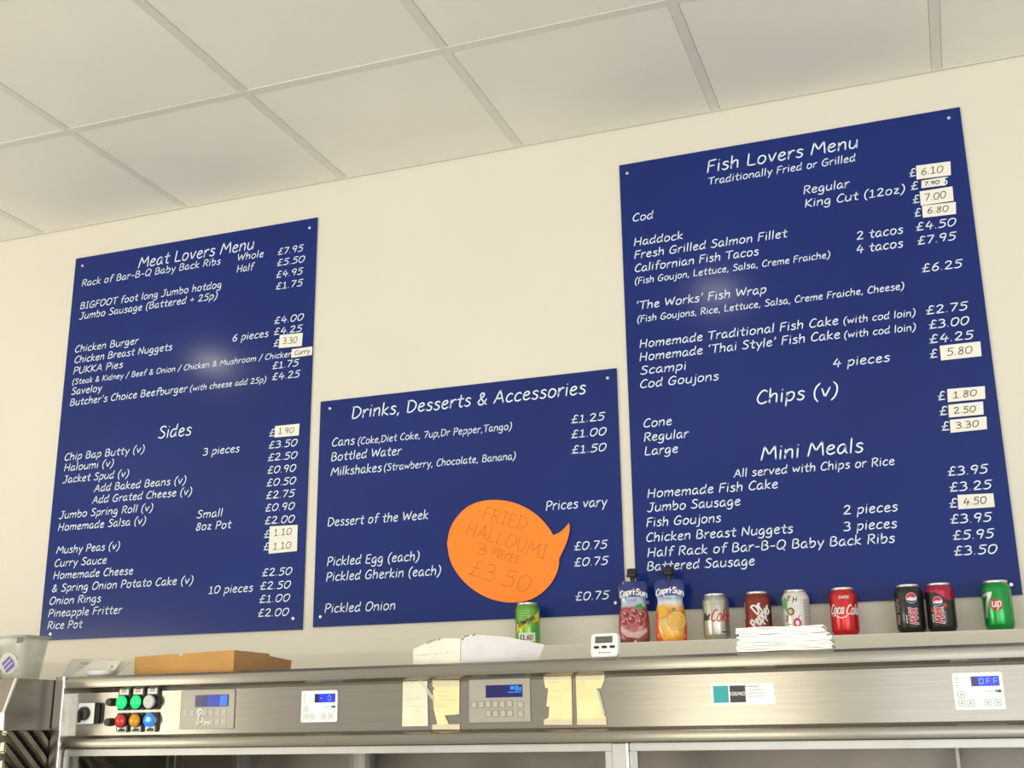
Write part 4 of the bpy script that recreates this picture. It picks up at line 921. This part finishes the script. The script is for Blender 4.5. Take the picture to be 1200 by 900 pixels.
# black max cans
def globe(t, u, v, r, off=0):
    fillw(circ(u, v, r), MW, 'globe_white', t, off=off)
    up = circ(u, v, r*.92, 14, 20, 200)+smooth_line([(u-r*.9, v-r*.25), (u-.3*r, v+.15*r), (u+.4*r, v+.02*r), (u+r*.85, v+.3*r)], 2)[1:-1]
    fillw(up, mat('globe_red', (.62, .02, .08), .35), 'globe_red_half', t, R_=RC+.0008, off=off)
    dn = circ(u, v, r*.92, 14, 200, 340)
    fillw(dn, MB, 'globe_blue_half', t, R_=RC+.0008, off=off)
def maxcan(x, label, cherry):
    t = can(x, label, mat('can_black', (.020, .018, .017), .3, .3, coat=.4))
    u = .006 if not cherry else -.006
    if cherry:
        g = G(); f = wrap(RC+.0005); n = 24
        vs = []; 
        for i in range(n+1):
            a = -math.pi+2*math.pi*i/n; uu = a*RC; lowz = .094 if uu < -.012 else max(.074, .094-.020*(uu+.012)/.030)
            vs += [f(uu, lowz), f(uu, .0962)]
        g.add(vs, [(2*i, 2*i+2, 2*i+3, 2*i+1) for i in range(n)])
        prof = [(RC+.0005, .0960), (.0329, .0987), (.0289, .1062), (.0270, .1093)]
        b0 = len(g.v); 
        for r_, z_ in prof: g.v += [(r_*math.sin(-math.pi+2*math.pi*i/n), -r_*math.cos(-math.pi+2*math.pi*i/n), z_) for i in range(n)]
        for j in range(3):
            for i in range(n): g.f.append((b0+j*n+i, b0+j*n+(i+1) % n, b0+(j+1)*n+(i+1) % n, b0+(j+1)*n+i))
        g.obj('cherry_band', cm('can_cherry', (.42, .02, .06)), t, smooth=True)
    globe(t, u, .082 if not cherry else .072, .0125 if not cherry else .0110)
    M1 = MR if cherry else mat('max_pink_red', (.60, .06, .12), .35)
    for s, v0, w_ in ((('MAX', .028, .040)),):
        wtext(s, .017, .036, .0058, u+.0095, .022, MW if not cherry else MS, t, ang=math.pi/2, slant=.1, R_=RC+.0008)
        wtext(s, .017, .036, .0032, u+.0095, .022, M1, t, ang=math.pi/2, slant=.1, R_=RC+.0013)
    wtext('---', .006, .018, .0022, u-.012, .024, MW, t, ang=math.pi/2)
    if not cherry:
        wtext('MAX TASTE', .008, .060, .0018, -.026, .022, MS, t, ang=math.pi/2)
    else:
        fillw(circ(u-.014, .052, .0045), M1, 'cherry_dot', t); fillw(circ(u+.016, .062, .0048), M1, 'cherry_dot', t)
maxcan(-.0945, 'black cola can with round emblem, left one of the two touching black cans', False)
maxcan(-.0245, 'black cola can with cherry red shoulder, right one of the two touching black cans', True)
# green lemon can
t = can(.1005, 'bright green soft drink can at the right end of the ledge', cm('can_green', (.012, .30, .06), .25, .55))
f7 = [(-.038, .080), (-.010, .086), (-.012, .078), (-.020, .050), (-.0235, .030), (-.034, .026), (-.030, .050), (-.022, .073), (-.038, .070)]
g = G(); f = wrap(RC+.0006)
ribbon(g, [(-.038, .080), (-.013, .0845), (-.022, .066), (-.0265, .048), (-.029, .030)], .0078, f, sub=.002, cap=False); g.obj('white_seven', MS, t)
fillw(circ(-.002, .058, .0135), MR, 'red_disc', t, R_=RC+.0010)
wtext('up', .018, .018, .0028, -.0105, .0535, MW, t, R_=RC+.0016, slant=.05)
fillw(rect(.030, .044, .050, .090), mat('can_pale_panel', (.10, .30, .14), .4), 'side_panel', t)
# ---------------------------------------------------------------- juice pouches
def pouch(x, label, kind):
    t = thing('juice_pouch', label, 'juice pouch', (x, -.066, LZ), (0, 0, -math.atan2(x, 3.0)))
    prof = [(0, .036, .017), (.010, .0385, .019), (.040, .0405, .020), (.070, .0380, .018), (.098, .0320, .015), (.106, .0315, .014), (.122, .0365, .012), (.138, .0395, .009), (.150, .0370, .006), (.158, .0300, .0035)]
    def at(v):
        for (a, w0, d0), (b, w1, d1) in zip(prof, prof[1:]):
            if v <= b: s = (v-a)/(b-a); s = max(0, s); return w0+(w1-w0)*s, d0+(d1-d0)*s
        return prof[-1][1:]
    n = 40
    M_ = bpy.data.materials.new('pouch_print_'+kind); M_.use_nodes = True; nt = M_.node_tree; b = nt.nodes['Principled BSDF']
    b.inputs['Roughness'].default_value = .28; b.inputs['Metallic'].default_value = .25; b.inputs['Coat Weight'].default_value = .4
    tc = nt.nodes.new('ShaderNodeTexCoord'); sp = nt.nodes.new('ShaderNodeSeparateXYZ'); nt.links.new(tc.outputs['Object'], sp.inputs[0])
    mr = nt.nodes.new('ShaderNodeMapRange'); mr.inputs[1].default_value = 0; mr.inputs[2].default_value = .16
    no = nt.nodes.new('ShaderNodeTexNoise'); no.inputs['Scale'].default_value = 60; nt.links.new(tc.outputs['Object'], no.inputs['Vector'])
    ad = nt.nodes.new('ShaderNodeMath'); ad.operation = 'MULTIPLY_ADD'; ad.inputs[1].default_value = .012
    nt.links.new(no.outputs['Fac'], ad.inputs[0]); nt.links.new(sp.outputs[2], ad.inputs[2]); nt.links.new(ad.outputs[0], mr.inputs[0])
    cr = nt.nodes.new('ShaderNodeValToRGB'); nt.links.new(mr.outputs[0], cr.inputs[0]); nt.links.new(cr.outputs[0], b.inputs['Base Color'])
    blue = (.02, .03, .20, 1)
    stops = ([(0, (.16, .02, .03, 1)), (.25, (.45, .12, .13, 1)), (.42, (.34, .06, .06, 1)), (.60, (.36, .08, .08, 1)), (.635, (.45, .55, .62, 1)), (.70, (.40, .50, .62, 1)), (.80, (.06, .08, .30, 1)), (.9, blue)] if kind == 'red' else
             [(0, (.80, .13, .04, 1)), (.15, (.85, .40, .03, 1)), (.35, (.78, .62, .22, 1)), (.50, (.80, .25, .03, 1)), (.60, (.80, .50, .15, 1)), (.66, (.70, .78, .82, 1)), (.78, (.05, .12, .42, 1)), (.88, blue)])
    els = cr.color_ramp.elements
    els[0].position, els[0].color = stops[0]; els[1].position, els[1].color = stops[-1]
    for p_, c_ in stops[1:-1]: e = els.new(p_); e.color = c_
    lev = [i*.158/26 for i in range(27)]; vs = []; rn = random.Random(kind)
    for z in lev:
        w_, d_ = at(z)
        for i in range(n):
            a = 2*math.pi*i/n; c_, s_ = math.cos(a), math.sin(a)
            xx = w_*(abs(c_)**.9)*(1 if c_ > 0 else -1); yy = d_*(abs(s_)**1.25)*(1 if s_ > 0 else -1)
            yy += .0012*math.sin(xx*160+z*90+len(kind))*(abs(s_)) ; vs.append((xx, yy, z))
    m_ = len(lev); fs = [(j*n+i, j*n+(i+1) % n, (j+1)*n+(i+1) % n, (j+1)*n+i) for j in range(m_-1) for i in range(n)]+[tuple(range(n))[::-1], tuple((m_-1)*n+i for i in range(n))]
    g = G(); g.add(vs, fs); g.obj('pouch_body', M_, t, smooth=True, auto=60)
    def surf(e):
        def f(u, v):
            w_, d_ = at(v); s = min(.999, abs(u)/w_); sy = (1-s**2.2)**.6
            return (u, -(d_*sy)-e-.0014*sy, v)
        return f
    def fillp(pts, m, name, e, rings=4):
        cx, cz = centroid(pts); f = surf(e); g = G(); nn = len(pts); v_ = [f(cx, cz)]; q = []
        for k in range(1, rings+1): v_ += [f(cx+(a-cx)*k/rings, cz+(c-cz)*k/rings) for a, c in pts]
        for i in range(nn): q.append((0, 1+i, 1+(i+1) % nn))
        for k in range(rings-1):
            for i in range(nn): q.append((1+k*nn+i, 1+(k+1)*nn+i, 1+(k+1)*nn+(i+1) % nn, 1+k*nn+(i+1) % nn))
        g.add(v_, q); return g.obj(name, m, t, smooth=True)
    f = surf(.0012)
    arc = lambda u, v: f(u, v-6.5*(u)**2)
    g = G(); write('Capri', .0145, .036, .0033, lambda u, v: arc(-.034+u, .1235+v), slant=.05, sub=.002, g=g, jit=0)
    write('Sun', .0145, .027, .0036, lambda u, v: arc(.0075+u, .1235+v), slant=.05, sub=.002, g=g, jit=0)
    write('-', .008, .003, .0028, lambda u, v: arc(.0035+u, .1275+v), slant=0, g=g)
    g.obj('brand_lettering', MW, t)
    write('cherry' if kind == 'red' else 'orange', .0065, .028, .0013, lambda u, v: f(-.014+u, .111+v), slant=.1, sub=.002).obj('flavour_lettering', MW, t)
    if kind == 'red':
        CH = mat('cherry_red_print', (.30, .015, .025), .25, coat=.5); CP = mat('cherry_pink_print', (.68, .30, .30), .3); IN = mat('ice_pink_print', (.75, .50, .50), .3)
        for (a, c, r) in ((-.020, .072, .011), (.003, .078, .011), (.020, .070, .011), (-.006, .058, .012), (.016, .052, .011), (-.024, .052, .009)):
            fillp(circ(a, c, r), CP, 'cherry_outline', .0010); fillp(circ(a, c, r*.82), CH, 'cherry', .0014); fillp(circ(a-r*.3, c+r*.3, r*.25), IN, 'cherry_shine', .0018, 2)
        fillp([(-.034, .044), (-.015, .028), (.010, .024), (.032, .038), (.032, .028), (.010, .012), (-.020, .016), (-.034, .030)], IN, 'juice_splash', .0016)
        fillp([(.006, .096), (.020, .100), (.024, .092), (.018, .080), (.010, .086)], MG, 'leaf', .0018)
        fillp([(-.004, .001), (.001, .009), (.006, .001)], PAPER, 'base_notch', .0010, 2)
    else:
        OR = mat('orange_rind_print', (.80, .30, .02), .3, coat=.4); OF = mat('orange_flesh_print', (.88, .50, .05), .3); OP = mat('orange_pith_print', (.88, .74, .42), .3)
        fillp(circ(.015, .052, .024), OR, 'orange_rind', .0010); fillp(circ(.015, .0525, .0220), OP, 'orange_pith', .0013); fillp(circ(.015, .0525, .0200), OF, 'orange_flesh', .0016)
        for k in range(8):
            a = math.radians(k*45+10); g = G(); ribbon(g, [(.015+.003*math.cos(a), .0525+.003*math.sin(a)), (.015+.019*math.cos(a), .0525+.019*math.sin(a))], .0010, surf(.0020), sub=.003); g.obj('segment_line', OP, t)
        fillp([(-.030, .060), (-.026, .094), (-.016, .092), (-.006, .074), (-.014, .064)], OF, 'orange_half', .0012)
        fillp([(.004, .084), (.012, .086), (.014, .079), (.006, .078)], MG, 'leaf', .0022)
        SR = mat('pouch_red_side', (.78, .10, .035), .28, .2, coat=.4)
        fillp([(-.0385, .004), (-.026, .004), (-.031, .030), (-.031, .062), (-.034, .078), (-.0375, .068), (-.0395, .040)], SR, 'red_side', .0006)
        fillp([(.0385, .004), (.030, .004), (.034, .030), (.035, .062), (.036, .070), (.0375, .066), (.0395, .040)], SR, 'red_side', .0006)
        fillp([(-.024, .012), (-.002, .016), (.010, .012), (.020, .006), (-.020, .004)], OF, 'juice_splash', .0010)
    blk = mat('pouch_cap_plastic', (.012, .012, .015), .35)
    g = G(); g.lathe([(.0060, .152), (.0060, .163), (.0075, .164), (.0075, .167), (.0055, .168), (.0055, .172)], 24); g.obj('spout', blk, t, smooth=True, auto=50)
    g = G(); g.lathe([(.0138, .1690), (.0150, .1700), (.0150, .1750), (.0138, .1760), (.0138, .1880), (.0125, .1900), (.004, .1905)], 28)
    g.obj('cap', blk, t, smooth=True, auto=50)
    return t
pouch(-.7700, 'spouted juice pouch with red cherry print, standing left of the orange one', 'red')
pouch(-.6740, 'spouted juice pouch with orange fruit print, standing right of the cherry one', 'orange')
